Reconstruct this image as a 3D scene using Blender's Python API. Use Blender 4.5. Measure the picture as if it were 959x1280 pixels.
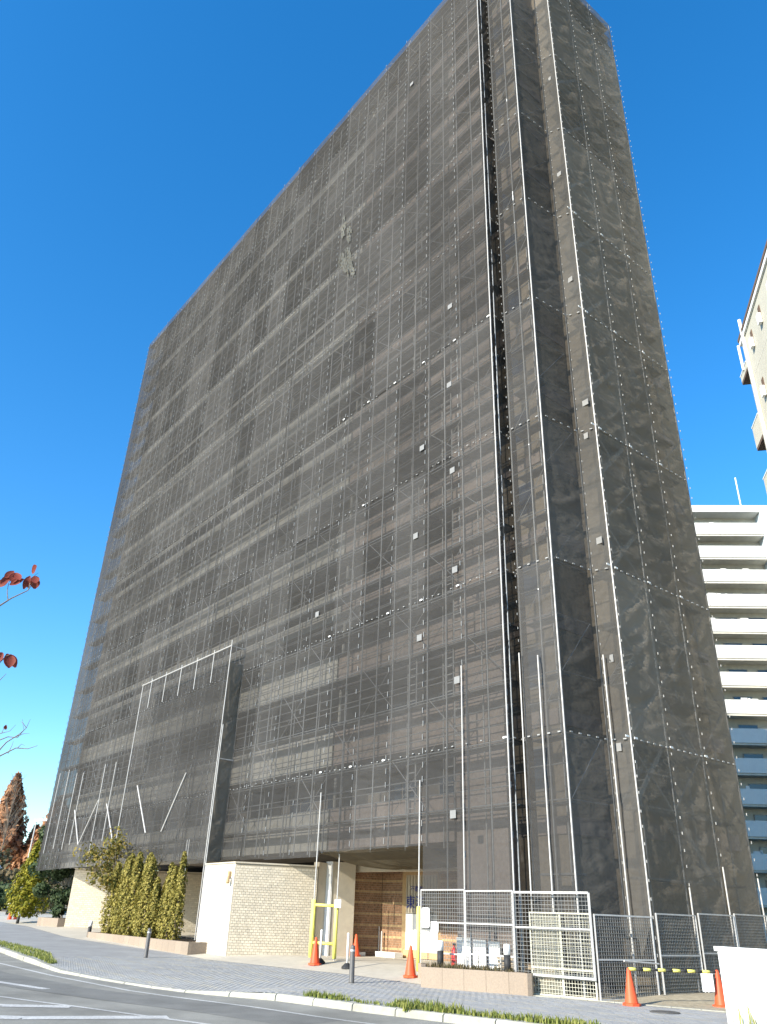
import bpy, math, random
from mathutils import Vector, Matrix
import numpy as np

for o in list(bpy.data.objects):
    bpy.data.objects.remove(o)
S = bpy.context.scene
C = S.collection
R = math.radians

# ------------------------------------------------------------------ camera
PITCH, ROLL, FPX = 0.481, 0.0356, 974.26
CAM_H = 1.6
cp, sp = math.cos(PITCH), math.sin(PITCH)
Fv = Vector((0, cp, sp)); R0 = Vector((1, 0, 0)); U0 = Vector((0, -sp, cp))
Rv = R0 * math.cos(ROLL) + U0 * math.sin(ROLL)
Uv = U0 * math.cos(ROLL) - R0 * math.sin(ROLL)
cd = bpy.data.cameras.new('camera')
cam = bpy.data.objects.new('camera', cd); C.objects.link(cam)
m = Matrix((Rv, Uv, -Fv)).transposed().to_4x4(); m.translation = (0, 0, CAM_H)
cam.matrix_world = m
cd.sensor_fit = 'VERTICAL'; cd.sensor_height = 24; cd.sensor_width = 24
cd.lens = 24 * FPX / 1280
cd.clip_start = 0.1; cd.clip_end = 3000
S.camera = cam

# ------------------------------------------------------------------ frame of the wrapped building: u runs away to the left, v runs away to the right
PSI = 0.664
AX = Vector((-math.sin(PSI), math.cos(PSI), 0)); BX = Vector((math.cos(PSI), math.sin(PSI), 0))
OA = Vector((3.733, 22.115, 0))
def W(u, v, z=0.0): return OA + AX * u + BX * v + Vector((0, 0, z))

# ------------------------------------------------------------------ light
SUN_EL = R(26.3)
th = AX * 0.06 + BX * 0.9982
sun_dir = Vector((th.x * math.cos(SUN_EL), th.y * math.cos(SUN_EL), -math.sin(SUN_EL)))
wd = bpy.data.worlds.new('World'); S.world = wd; wd.use_nodes = True
nt = wd.node_tree
for n in list(nt.nodes): nt.nodes.remove(n)
sk = nt.nodes.new('ShaderNodeTexSky'); sk.sky_type = 'NISHITA'; sk.sun_disc = False
sk.sun_elevation = SUN_EL; sk.sun_rotation = math.atan2(-th.x, -th.y)
sk.air_density = 1.12; sk.dust_density = 0.2; sk.ozone_density = 4.0; sk.altitude = 0
hs = nt.nodes.new('ShaderNodeHueSaturation'); hs.inputs['Saturation'].default_value = 1.30
bg = nt.nodes.new('ShaderNodeBackground'); bg.inputs[1].default_value = 0.15
wo = nt.nodes.new('ShaderNodeOutputWorld')
nt.links.new(sk.outputs[0], hs.inputs['Color']); nt.links.new(hs.outputs[0], bg.inputs[0]); nt.links.new(bg.outputs[0], wo.inputs[0])
sl = bpy.data.lights.new('sun', 'SUN'); sl.energy = 4.4; sl.angle = R(0.5); sl.color = (1, .93, .80)
so = bpy.data.objects.new('sun', sl); C.objects.link(so)
so.rotation_euler = sun_dir.to_track_quat('-Z', 'Y').to_euler(); so.location = (-40, -30, 60)
S.view_settings.view_transform = 'Standard'; S.view_settings.look = 'None'
S.view_settings.exposure = 1.08; S.view_settings.gamma = 1
S.view_settings.use_curve_mapping = False
S.cycles.transparent_max_bounces = 16
S.cycles.max_bounces = 6

# ------------------------------------------------------------------ helpers
rng = random.Random(7)
nrg = np.random.default_rng(11)
ORG = {}
def V(p): return Vector(p)
class MB:
    def __init__(s): s.v = []; s.f = []
    def add(s, vs, fs):
        o = len(s.v); s.v.extend(tuple(p) for p in vs); s.f.extend(tuple(i + o for i in f) for f in fs); return s
    def boxv(s, c, ex, ey, ez):
        c, ex, ey, ez = V(c), V(ex), V(ey), V(ez)
        p = [c + ex * i + ey * j + ez * k for k in (-1, 1) for j in (-1, 1) for i in (-1, 1)]
        return s.add(p, [(0, 2, 3, 1), (4, 5, 7, 6), (0, 1, 5, 4), (2, 6, 7, 3), (0, 4, 6, 2), (1, 3, 7, 5)])
    def box(s, x0, x1, y0, y1, z0, z1):
        return s.boxv(((x0 + x1) / 2, (y0 + y1) / 2, (z0 + z1) / 2), ((x1 - x0) / 2, 0, 0), (0, (y1 - y0) / 2, 0), (0, 0, (z1 - z0) / 2))
    def ubox(s, u0, u1, v0, v1, z0, z1):       # box in the building's own frame
        return s.boxv(W((u0 + u1) / 2, (v0 + v1) / 2, (z0 + z1) / 2), AX * ((u1 - u0) / 2), BX * ((v1 - v0) / 2), (0, 0, (z1 - z0) / 2))
    def wallbox(s, p0, p1, z0, z1, t, off=0.0):  # wall between two ground points, thickness t behind the line, off in front
        p0, p1 = V(p0), V(p1); d = (p1 - p0); d.z = 0; L = d.length; d.normalize()
        n = Vector((d.y, -d.x, 0))
        c = (p0 + p1) / 2 + n * (off - t / 2); c.z = (z0 + z1) / 2
        return s.boxv(c, d * (L / 2), n * (t / 2), (0, 0, (z1 - z0) / 2))
    def bar(s, p, q, w, h=None):
        p, q = V(p), V(q); h = h or w; d = q - p; L = d.length
        if L < 1e-6: return s
        d.normalize(); up = Vector((0, 0, 1)) if abs(d.z) < .95 else Vector((1, 0, 0))
        x = d.cross(up).normalized(); y = x.cross(d)
        return s.boxv((p + q) / 2, x * (w / 2), y * (h / 2), d * (L / 2))
    def tube(s, pts, rad, n=6, cap=True):
        pts = [V(p) for p in pts]; rr = rad if isinstance(rad, (list, tuple)) else [rad] * len(pts)
        o = len(s.v); vs = []; fs = []; x = None
        for i, p in enumerate(pts):
            d = (pts[min(i + 1, len(pts) - 1)] - pts[max(i - 1, 0)]).normalized()
            if x is None:
                up = Vector((0, 0, 1)) if abs(d.z) < .9 else Vector((1, 0, 0)); x = d.cross(up).normalized()
            else: x = (x - d * x.dot(d)).normalized()
            y = d.cross(x)
            vs += [p + (x * math.cos(2 * math.pi * k / n) + y * math.sin(2 * math.pi * k / n)) * rr[i] for k in range(n)]
        for i in range(len(pts) - 1):
            for k in range(n):
                k2 = (k + 1) % n; fs.append((i * n + k, i * n + k2, (i + 1) * n + k2, (i + 1) * n + k))
        if cap: fs.append(tuple(range(n))[::-1]); fs.append(tuple(range((len(pts) - 1) * n, len(pts) * n)))
        return s.add(vs, fs)
    def lathe(s, prof, n=12, c=(0, 0, 0)):
        vs = []; fs = []; c = V(c)
        for r, z in prof:
            vs += [c + Vector((r * math.cos(2 * math.pi * k / n), r * math.sin(2 * math.pi * k / n), z)) for k in range(n)]
        for i in range(len(prof) - 1):
            for k in range(n):
                k2 = (k + 1) % n; fs.append((i * n + k, i * n + k2, (i + 1) * n + k2, (i + 1) * n + k))
        fs.append(tuple(range(n))[::-1]); fs.append(tuple(range((len(prof) - 1) * n, len(prof) * n)))
        return s.add(vs, fs)
    def prism(s, poly, z0, z1):
        n = len(poly); a = sum(poly[i][0] * poly[(i + 1) % n][1] - poly[(i + 1) % n][0] * poly[i][1] for i in range(n))
        if a < 0: poly = poly[::-1]
        vs = [(p[0], p[1], z0) for p in poly] + [(p[0], p[1], z1) for p in poly]
        fs = [tuple(range(n))[::-1], tuple(range(n, 2 * n))] + [(i, (i + 1) % n, n + (i + 1) % n, n + i) for i in range(n)]
        return s.add(vs, fs)
    def mesh(s, name, mat, org=(0, 0, 0), smooth=False):
        org = V(org); me = bpy.data.meshes.new(name)
        a = np.array(s.v, dtype=float).reshape(-1, 3) - np.array(org)
        me.from_pydata(a.tolist(), [], s.f)
        if mat: me.materials.append(mat)
        if smooth: me.polygons.foreach_set('use_smooth', [True] * len(me.polygons))
        me.update(); return me
    def build(s, name, mat, parent=None, kind=None, smooth=False, base=None, label=None, cat=None, group=None):
        org = ORG[parent] if parent else V(base) if base is not None else Vector((0, 0, 0))
        o = bpy.data.objects.new(name, s.mesh(name, mat, org, smooth)); C.objects.link(o)
        ORG[o] = V(org)
        if parent: o.parent = parent
        else: o.location = org
        tag(o, label, cat, group, kind); return o
def tag(o, label=None, cat=None, group=None, kind=None):
    if label: o['label'] = label
    if cat: o['category'] = cat
    if group: o['group'] = group
    if kind: o['kind'] = kind
    return o
def thing(name, loc, label, cat, group=None):
    o = bpy.data.objects.new(name, None); o.empty_display_size = .2; C.objects.link(o); o.location = loc; ORG[o] = V(loc)
    return tag(o, label, cat, group)
def inst(name, me, parent, mw, kind=None):
    o = bpy.data.objects.new(name, me); C.objects.link(o); o.parent = parent
    mm = mw.copy(); mm.translation = mm.translation - ORG[parent]; o.matrix_local = mm; ORG[o] = ORG[parent]
    if kind: o['kind'] = kind
    return o
def copy_tree(src, loc, rz=0, sc=1, label=None, group=None):
    r = src.copy(); C.objects.link(r); r.location = loc; r.rotation_euler = (0, 0, rz); r.scale = (sc, sc, sc); ORG[r] = V(loc)
    if label: r['label'] = label
    if group: r['group'] = group
    for ch in src.children:
        c = ch.copy(); C.objects.link(c); c.parent = r
        for g2 in ch.children:
            d = g2.copy(); C.objects.link(d); d.parent = c
    return r

# ------------------------------------------------------------------ materials
def mat(name, col, rough=.8, var=.15, scale=6, bump=0, bscale=40, metal=0, spec=.3, island=0, objrand=0, stain=0, sheen=None):
    m = bpy.data.materials.new(name); m.use_nodes = True; t = m.node_tree; N = t.nodes; L = t.links
    b = N['Principled BSDF']; b.inputs['Roughness'].default_value = rough; b.inputs['Metallic'].default_value = metal
    b.inputs['Specular IOR Level'].default_value = spec
    geo = N.new('ShaderNodeNewGeometry')
    nz = N.new('ShaderNodeTexNoise'); nz.inputs['Scale'].default_value = scale; nz.inputs['Detail'].default_value = 6
    L.new(geo.outputs['Position'], nz.inputs['Vector'])
    fac = nz.outputs[0]
    mr = N.new('ShaderNodeMapRange'); mr.inputs[1].default_value = .3; mr.inputs[2].default_value = .7
    mr.inputs[3].default_value = 1 - var; mr.inputs[4].default_value = 1 + var
    L.new(fac, mr.inputs[0]); val = mr.outputs[0]
    def mul(a, sock, amt):
        q = N.new('ShaderNodeMapRange'); q.inputs[3].default_value = 1 - amt; q.inputs[4].default_value = 1 + amt
        L.new(sock, q.inputs[0]); w = N.new('ShaderNodeMath'); w.operation = 'MULTIPLY'
        L.new(a, w.inputs[0]); L.new(q.outputs[0], w.inputs[1]); return w.outputs[0]
    if island: val = mul(val, geo.outputs['Random Per Island'], island)
    if objrand:
        oi = N.new('ShaderNodeObjectInfo'); val = mul(val, oi.outputs['Random'], objrand)
    if stain:
        n2 = N.new('ShaderNodeTexNoise'); n2.inputs['Scale'].default_value = .5; n2.inputs['Detail'].default_value = 8; n2.inputs['Roughness'].default_value = .65
        mp = N.new('ShaderNodeMapping'); mp.inputs['Scale'].default_value = (1, 1, .3)
        L.new(geo.outputs['Position'], mp.inputs[0]); L.new(mp.outputs[0], n2.inputs['Vector'])
        q = N.new('ShaderNodeMapRange'); q.inputs[1].default_value = .35; q.inputs[2].default_value = .65; q.inputs[3].default_value = 1 - stain; q.inputs[4].default_value = 1 + stain * .3
        L.new(n2.outputs[0], q.inputs[0]); w = N.new('ShaderNodeMath'); w.operation = 'MULTIPLY'; L.new(val, w.inputs[0]); L.new(q.outputs[0], w.inputs[1]); val = w.outputs[0]
    mx = N.new('ShaderNodeVectorMath'); mx.operation = 'SCALE'; mx.inputs[0].default_value = col[:3]
    L.new(val, mx.inputs['Scale']); L.new(mx.outputs[0], b.inputs['Base Color'])
    if bump:
        n3 = N.new('ShaderNodeTexNoise'); n3.inputs['Scale'].default_value = bscale; n3.inputs['Detail'].default_value = 5
        L.new(geo.outputs['Position'], n3.inputs['Vector'])
        bp = N.new('ShaderNodeBump'); bp.inputs['Strength'].default_value = bump; bp.inputs['Distance'].default_value = .02
        L.new(n3.outputs[0], bp.inputs['Height']); L.new(bp.outputs[0], b.inputs['Normal'])
    return m
def leafmat(name, c1, c2, trans=.25):
    m = bpy.data.materials.new(name); m.use_nodes = True; t = m.node_tree; N = t.nodes; L = t.links
    b = N['Principled BSDF']; b.inputs['Roughness'].default_value = .65; b.inputs['Specular IOR Level'].default_value = .25
    geo = N.new('ShaderNodeNewGeometry'); mx = N.new('ShaderNodeMix'); mx.data_type = 'RGBA'
    mx.inputs[6].default_value = (*c1, 1); mx.inputs[7].default_value = (*c2, 1)
    L.new(geo.outputs['Random Per Island'], mx.inputs[0]); L.new(mx.outputs[2], b.inputs['Base Color'])
    tr = N.new('ShaderNodeBsdfTranslucent'); L.new(mx.outputs[2], tr.inputs[0])
    ms = N.new('ShaderNodeMixShader'); ms.inputs[0].default_value = trans
    L.new(b.outputs[0], ms.inputs[1]); L.new(tr.outputs[0], ms.inputs[2]); L.new(ms.outputs[0], N['Material Output'].inputs[0])
    return m
def netmat(name, col, clear, var=.24, bump=.6):
    m = bpy.data.materials.new(name); m.use_nodes = True; t = m.node_tree; N = t.nodes; L = t.links
    N.remove(N['Principled BSDF'])
    geo = N.new('ShaderNodeNewGeometry'); oi = N.new('ShaderNodeObjectInfo')
    df = N.new('ShaderNodeBsdfDiffuse'); tl = N.new('ShaderNodeBsdfTranslucent'); tp = N.new('ShaderNodeBsdfTransparent')
    mr = N.new('ShaderNodeMapRange'); mr.inputs[3].default_value = 1 - var; mr.inputs[4].default_value = 1 + var
    L.new(oi.outputs['Random'], mr.inputs[0])
    nz = N.new('ShaderNodeTexNoise'); nz.inputs['Scale'].default_value = .35; nz.inputs['Detail'].default_value = 5; L.new(geo.outputs['Position'], nz.inputs['Vector'])
    m2 = N.new('ShaderNodeMapRange'); m2.inputs[1].default_value = .3; m2.inputs[2].default_value = .7; m2.inputs[3].default_value = .85; m2.inputs[4].default_value = 1.15; L.new(nz.outputs[0], m2.inputs[0])
    mu = N.new('ShaderNodeMath'); mu.operation = 'MULTIPLY'; L.new(mr.outputs[0], mu.inputs[0]); L.new(m2.outputs[0], mu.inputs[1])
    sc = N.new('ShaderNodeVectorMath'); sc.operation = 'SCALE'; sc.inputs[0].default_value = col; L.new(mu.outputs[0], sc.inputs['Scale'])
    L.new(sc.outputs[0], df.inputs[0]); L.new(sc.outputs[0], tl.inputs[0])
    # slack cloth: stretched diagonal creases
    mp = N.new('ShaderNodeMapping'); mp.inputs['Rotation'].default_value = (0, R(35), 0); mp.inputs['Scale'].default_value = (.7, .7, 1.7)
    L.new(geo.outputs['Position'], mp.inputs[0])
    n3 = N.new('ShaderNodeTexNoise'); n3.inputs['Scale'].default_value = 1.6; n3.inputs['Detail'].default_value = 3; n3.inputs['Distortion'].default_value = 1.2
    L.new(mp.outputs[0], n3.inputs['Vector'])
    bp = N.new('ShaderNodeBump'); bp.inputs['Strength'].default_value = bump; bp.inputs['Distance'].default_value = .4
    L.new(n3.outputs[0], bp.inputs['Height']); L.new(bp.outputs[0], df.inputs['Normal'])
    a = N.new('ShaderNodeMixShader'); a.inputs[0].default_value = .25; L.new(df.outputs[0], a.inputs[1]); L.new(tl.outputs[0], a.inputs[2])
    c = N.new('ShaderNodeMixShader'); L.new(a.outputs[0], c.inputs[1]); L.new(tp.outputs[0], c.inputs[2])
    # weave density differs a little from sheet to sheet
    o2 = N.new('ShaderNodeMath'); o2.operation = 'MULTIPLY_ADD'; o2.inputs[1].default_value = .12; o2.inputs[2].default_value = clear - .06
    fr = N.new('ShaderNodeMath'); fr.operation = 'FRACT'; f0 = N.new('ShaderNodeMath'); f0.operation = 'MULTIPLY'; f0.inputs[1].default_value = 17.3
    L.new(oi.outputs['Random'], f0.inputs[0]); L.new(f0.outputs[0], fr.inputs[0]); L.new(fr.outputs[0], o2.inputs[0]); L.new(o2.outputs[0], c.inputs[0])
    L.new(c.outputs[0], N['Material Output'].inputs[0]); return m
def glassmat(name, col=(.03, .05, .08)):
    m = mat(name, col, .08, .1, 1, spec=.8); return m

M = dict(
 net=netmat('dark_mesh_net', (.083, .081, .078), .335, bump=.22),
 netside=netmat('lifted_side_net', (.262, .226, .178), .30, bump=.14),  # net of the shaded faces, coloured lighter to make up missing light
 netthin=netmat('open_mesh_net', (.11, .108, .104), .70, bump=.2),
 netdark=netmat('doubled_shade_net', (.055, .051, .045), .12),  # doubled net in the slot, with its shade put into the darker colour
 netpatch=netmat('pale_streak_net', (.24, .24, .215), .5), netfaint=netmat('faint_streak_net', (.2, .2, .18), .62),
 palesheet=netmat('pale_cover_sheet', (.42, .41, .34), .55), netrecess=netmat('shaded_recess_net', (.12, .112, .10), .27, bump=.16),  # second net: shade of the set-back face is put into its colour
 netstrip=netmat('narrow_strip_net', (.115, .112, .105), .2, bump=.2),
 netsoffit=netmat('bounce_lit_net', (.17, .145, .10), .2),  # same mesh, browned: bounced light is put into the colour
 steel=mat('galvanised_tube', (.46, .46, .45), .5, .15, 8, metal=.35, spec=.5),
 brightsteel=mat('bright_tube', (.48, .465, .44), .45, .1, 8, metal=.1, spec=.5),
 wire=mat('fence_wire', (.25, .25, .24), .5, .1, 8, metal=.2),
 plank=mat('steel_plank', (.30, .30, .29), .6, .25, 5, metal=.2),
 cord=mat('grey_cord', (.30, .30, .29), .7, .2, 3),
 tie=mat('white_cord', (.75, .75, .72), .7, .1),
 tag=mat('tag_card', (.22, .22, .215), .7, .1),
 concrete=mat('pale_concrete', (.46, .44, .39), .85, .12, 2, .2, stain=.15),
 balc=mat('pale_balcony_front', (.55, .53, .47), .8, .08, 2, stain=.1),
 tile=mat('pinkish_tile', (.38, .315, .275), .75, .15, 9, .2),
 tan=mat('tan_tile', (.32, .265, .195), .75, .18, 9, .2),
 darkwall=mat('recess_wall', (.22, .20, .18), .85, .12, 2),
 dark=mat('shade_black', (.03, .028, .026), .9, .2, 2),
 frame=mat('window_frame', (.35, .33, .30), .5, .05, 5),
 glass=glassmat('window_glass'),
 asphalt=mat('asphalt', (.285, .275, .24), .92, .16, 90, .4, 160, stain=.3),
 asphaltdark=mat('worn_asphalt', (.22, .215, .195), .9, .14, 90, .4, 160, stain=.3),
 paint=mat('road_paint', (.56, .55, .52), .75, .28, 26, .2, 90, stain=.3),
 paver=mat('paver', (.34, .337, .325), .85, .10, 1.2, .08, 60, stain=.1, island=.03, objrand=.03),
 paverwarm=mat('warm_paver', (.365, .345, .30), .85, .08, 3, .08, 60, island=.04, objrand=.04),
 bed=mat('paver_bed', (.32, .317, .305), .95, .2, 20, .3),
 forecourt=mat('forecourt_tile', (.50, .45, .36), .8, .07, 4, .12, 30, stain=.1),
 sand=mat('sandy_ground', (.36, .31, .22), .95, .2, 8, .5, 40, stain=.2),
 kerb=mat('kerb_stone', (.40, .385, .32), .85, .12, 8, .25, 50, stain=.2, objrand=.08),
 brick=mat('cream_brick', (.60, .53, .41), .8, .08, 10, .3, 60, island=.10, stain=.12),
 bricklit=mat('sunlit_brick', (.66, .61, .51), .8, .06, 10, .3, 60, island=.06, stain=.08),  # lit copy of the cream brick, sunlight put into the colour
 mortar=mat('mortar', (.36, .31, .23), .9, .1, 20),
 mortarlit=mat('sunlit_mortar', (.56, .52, .43), .9, .1, 20),  # lit copy of the mortar, lightened for the sunlit wall end
 browntile=mat('brown_tile', (.28, .16, .09), .55, .12, 10, .1, island=.22),
 bandtile=mat('ochre_band_tile', (.45, .31, .16), .55, .12, 10, .1, island=.15),
 beige=mat('beige_stone', (.50, .44, .34), .7, .06, 5, .1, 40),
 granite=mat('tan_granite', (.31, .245, .185), .7, .1, 30, .15, 80, stain=.1, objrand=.06),
 white=mat('white_paint', (.80, .80, .78), .5, .03, 3),
 offwhite=mat('offwhite_panel', (.82, .81, .77), .6, .03, 2, stain=.05),
 cream=mat('cream_wire', (.62, .60, .48), .5, .06, 5),
 yellow=mat('yellow_guard', (.82, .76, .18), .5, .06, 4),
 orange=mat('cone_orange', (.75, .10, .035), .5, .10, 6, stain=.1, objrand=.08),
 black=mat('black_rubber', (.03, .03, .03), .6, .2, 8),
 bollard=mat('dark_bollard', (.10, .095, .09), .45, .12, 6, spec=.5),
 red=mat('red_enamel', (.55, .03, .03), .35, .08, 5, spec=.5),
 blue=mat('blue_letters', (.03, .04, .22), .5, .02, 5),
 soil=mat('soil', (.16, .12, .08), .95, .3, 12, .6, 40),
 bark=mat('bark', (.20, .16, .12), .9, .25, 12, .6, 40),
 palebark=mat('pale_bark', (.50, .46, .40), .85, .2, 10, .4, 40),
 grass=leafmat('grass_blades', (.10, .15, .025), (.34, .34, .10)),
 strawgrass=leafmat('straw_blades', (.22, .24, .07), (.42, .40, .18)),
 conifer=leafmat('conifer_sprays', (.12, .115, .02), (.40, .33, .08)),
 golden=leafmat('golden_sprays', (.13, .15, .01), (.32, .27, .025)),
 ever=leafmat('evergreen_leaves', (.025, .05, .02), (.08, .11, .045)),
 yleaf=leafmat('yellowing_leaves', (.10, .11, .025), (.30, .22, .05)),
 rust=leafmat('rust_needles', (.27, .12, .055), (.45, .24, .12)),
 olive=leafmat('olive_scrub', (.07, .07, .03), (.20, .15, .08)),
 redleaf=leafmat('red_leaf', (.17, .03, .03), (.30, .075, .045), .35),
 bwhite=mat('white_parapet', (.74, .73, .68), .7, .04, 2, stain=.05),
 soffit=mat('soffit', (.62, .585, .50), .85, .08, 2),
 bluewhite=mat('bluish_column', (.62, .70, .76), .6, .05, 2),
 screen=mat('balcony_screen', (.20, .28, .40), .25, .2, 2, spec=.6),
 nearwall=mat('cream_render', (.50, .465, .37), .8, .05, 3, .1, 30, stain=.06),
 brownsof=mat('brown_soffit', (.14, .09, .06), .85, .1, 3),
 terrain=mat('terrain', (.16, .15, .10), .95, .25, .4),
)

# ------------------------------------------------------------------ the ground
def lerp(x, xs, ys): return float(np.interp(x, xs, ys))
def g(u): return lerp(u, [-40, -8, -1, 3, 12, 27, 40, 70, 110, 200], [.10, .10, .10, .12, .24, .42, .58, 1.0, 1.7, 2.2])
KU = [-40, -14, -8, -3.04, -2.34, -1.28, -.04, 1.4, 2.35, 2.89, 4.2, 6.4, 8.9, 13, 17.2, 30, 60, 110]
KV = [5, -2.1, -3.68, -4.96, -5.14, -5.4, -5.66, -5.97, -6.4, -6.8, -7.35, -7.8, -8.15, -7.85, -7.4, -7, -6.5, -6]
def vk(u): return lerp(u, KU, KV)
EU = [-40, -14, -8, -4.4, -2.1, -.6, 2.0, 3.04, 5.73, 11.68, 13.6, 25.2, 38.2, 50, 110]
EV = [12, 3.9, 2.1, 1.0, .32, -.2, -.78, -.82, -.95, -2.5, -2.2, -2.3, -.2, .3, 2]
def ve(u): return lerp(u, EU, EV)
def gp(u):  # pavement level: drops to the road at the vehicle crossing
    return g(u)
def fz(u, v):
    t = max(0, min(1, (v - ve(u)) / 2.2)); hi = lerp(u, [-8, -1, 2, 12, 20, 36, 60], [.22, .22, .36, .38, .48, .68, 1.0])
    return g(u) + max(0, hi - g(u)) * t
def kh(u):   # kerb upstand: almost flush at the crossing
    return lerp(u, [-40, 1.9, 3.2, 6, 8.9, 12, 110], [.13, .13, .045, .035, .06, .12, .13])
def rz(u, v): return g(u) - .13
def grid(us, f):  # f(u) -> list of (v,z)
    mb = MB(); rows = [f(u) for u in us]; n = len(rows[0])
    vs = [W(u, v, z) for u, r in zip(us, rows) for v, z in r]
    fs = [(i * n + j, i * n + j + 1, (i + 1) * n + j + 1, (i + 1) * n + j) for i in range(len(us) - 1) for j in range(n - 1)]
    mb.add(vs, fs); return mb
US = list(np.arange(-40, 0, 1.5)) + list(np.arange(0, 16, .5)) + list(np.arange(16, 50, 2)) + list(np.arange(50, 111, 6))
terr = MB()
gx = [-1500, -600, -300, -200, -120, -80, -50, -30, -10, 10, 30, 60, 100, 200, 600, 1500]; gy = [-300, -60, -20, 10, 30, 50, 70, 90, 120, 150, 200, 300, 600, 1600]
def terrz(x, y):
    q = Vector((x, y, 0)) - OA; u = q.dot(AX); return g(u) - .5
terr.add([(x, y, terrz(x, y)) for y in gy for x in gx], [(j * len(gx) + i, j * len(gx) + i + 1, (j + 1) * len(gx) + i + 1, (j + 1) * len(gx) + i) for j in range(len(gy) - 1) for i in range(len(gx) - 1)])
terr.build('ground', M['terrain'], kind='structure')
road = grid(US, lambda u: [(vk(u) + .02 - d, rz(u, 0)) for d in (0, 2, 5, 9, 14, 22, 34)]).build('road', M['asphalt'], kind='structure')
pav = grid(US, lambda u: [(vk(u) + .16 + (ve(u) - vk(u) - .16) * t, g(u) - .004 - (.13 - kh(u)) * (1 - t) ** 3) for t in (0, .15, .3, .5, .75, 1)]).build('pavement', M['bed'], kind='structure')
fc = grid(US, lambda u: [(ve(u) + d, fz(u, ve(u) + d)) for d in (0, .7, 1.4, 2.2, 4, 8, 14)])
forecourt = grid([u for u in US if u >= 1.0], lambda u: [(ve(u) + d, fz(u, ve(u) + d)) for d in (0, .7, 1.4, 2.2, 4, 8, 14)]).build('forecourt', M['forecourt'], kind='structure')
grid([u for u in US if u <= 0.5] + [1.0], lambda u: [(ve(u) + d, fz(u, ve(u) + d)) for d in (0, .7, 1.4, 2.2, 4, 8, 14, 30)]).build('site_ground', M['sand'], kind='structure')
# edging strip between pavement and site
mb = MB()
for i in range(-16, 7):
    u0, u1 = i * .6, i * .6 + .59
    if u1 > 0.0: continue
    mb.bar(W(u0, ve(u0) + .08, g(u0) + .004), W(u1, ve(u1) + .08, g(u1) + .004), .14, .03)
mb.build('edging_strip', M['kerb'], kind='structure')
def pav_z(u, v):
    t = (v - vk(u) - .16) / max(.1, (ve(u) - vk(u) - .16)); return g(u) - .004 - (.13 - kh(u)) * (1 - max(0, min(1, t))) ** 3
# kerb stones: each one a part
kerb = thing('kerb', W(0, vk(0), g(0) - .13), 'pale stone kerb running along the edge of the road', 'kerb'); kerb['kind'] = 'structure'; del kerb['category']
u = -9.0; L = 1.0
while u < 40:
    u1 = u + (1.05 if u < 22 else 2.0)
    def kp(uu, off, z): return W(uu, vk(uu) + off, z)
    e = .012 / 1.0
    ua, ub = u + e, u1 - e
    za, zb = rz(ua, 0) + kh(ua), rz(ub, 0) + kh(ub)
    jit = rng.uniform(-.006, .006)
    p = [kp(ua, -.02, rz(ua, 0) - .1), kp(ub, -.02, rz(ub, 0) - .1), kp(ub, .17, rz(ub, 0) - .1), kp(ua, .17, rz(ua, 0) - .1),
         kp(ua, -.005 + jit, za - .03), kp(ub, -.005 + jit, zb - .03), kp(ub, .17, zb - .004), kp(ua, .17, za - .004),
         kp(ua, .025, za), kp(ub, .025, zb)]
    MB().add(p, [(0, 4, 5, 1), (4, 8, 9, 5), (8, 7, 6, 9), (1, 5, 9, 6, 2), (0, 3, 7, 8, 4), (3, 2, 6, 7)]).build('kerb_stone', M['kerb'], kerb)
    u = u1
# pavers: the nearest as parts, the rest one part; past u=9 the material alone
cell = []
for iu in range(-46, 110):
    for iv in range(-90, 60):
        uu = iu * .2 + (.1 if iv % 2 else 0); vv = iv * .1
        if vk(uu) + .24 < vv < ve(uu) - .06 and uu < 13:
            P = W(uu, vv, pav_z(uu, vv)); dd = (P - Vector((0, 0, 1.6)))
            if dd.x / dd.y > .52: continue
            if uu > 9 and iv % 2 == 0 and False: continue
            cell.append((dd.length, uu, vv, iu, iv))
cell.sort()
def isw(iu, iv): return (iv % 9 in (0, 1) and (iu * 7 + iv * 3) % 5 != 0) or (iu * 31 + iv * 17) % 23 == 0
pm = {}
for k in (0, 1):
    b = MB(); b.add([(-.0985, -.0485, -.03), (.0985, -.0485, -.03), (.0985, .0485, -.03), (-.0985, .0485, -.03), (-.0975, -.0475, .002), (.0975, -.0475, .002), (.0975, .0475, .002), (-.0975, .0475, .002)],
        [(0, 1, 5, 4), (1, 2, 6, 5), (2, 3, 7, 6), (3, 0, 4, 7), (4, 5, 6, 7)]); pm[k] = b.mesh('paver', M['paverwarm' if k else 'paver'])
rest = {0: MB(), 1: MB()}
for i, (d, uu, vv, iu, iv) in enumerate(cell):
    z = pav_z(uu, vv) + rng.uniform(-.0008, .0008); k = 1 if isw(iu, iv) else 0
    if i < 300:
        mw = Matrix((AX, BX, Vector((0, 0, 1)))).transposed().to_4x4(); mw = mw @ Matrix.Scale(-1, 4, (1, 0, 0)) if False else mw
        mw.translation = W(uu, vv, z); inst('paver', pm[k], pav, mw)
    else:
        c = W(uu, vv, z); q = [c + AX * (sx * .0975) + BX * (sy * .0475) + Vector((0, 0, .002)) for sx, sy in ((-1, -1), (1, -1), (1, 1), (-1, 1))]
        q += [c + AX * (sx * .0985) + BX * (sy * .0485) + Vector((0, 0, -.02)) for sx, sy in ((-1, -1), (1, -1), (1, 1), (-1, 1))]
        rest[k].add(q, [(3, 2, 1, 0), (0, 1, 5, 4), (1, 2, 6, 5), (2, 3, 7, 6), (3, 0, 4, 7)])
rest[0].build('paver_field', M['paver'], pav, kind='stuff'); rest[1].build('warm_paver_field', M['paverwarm'], pav, kind='stuff')
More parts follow.
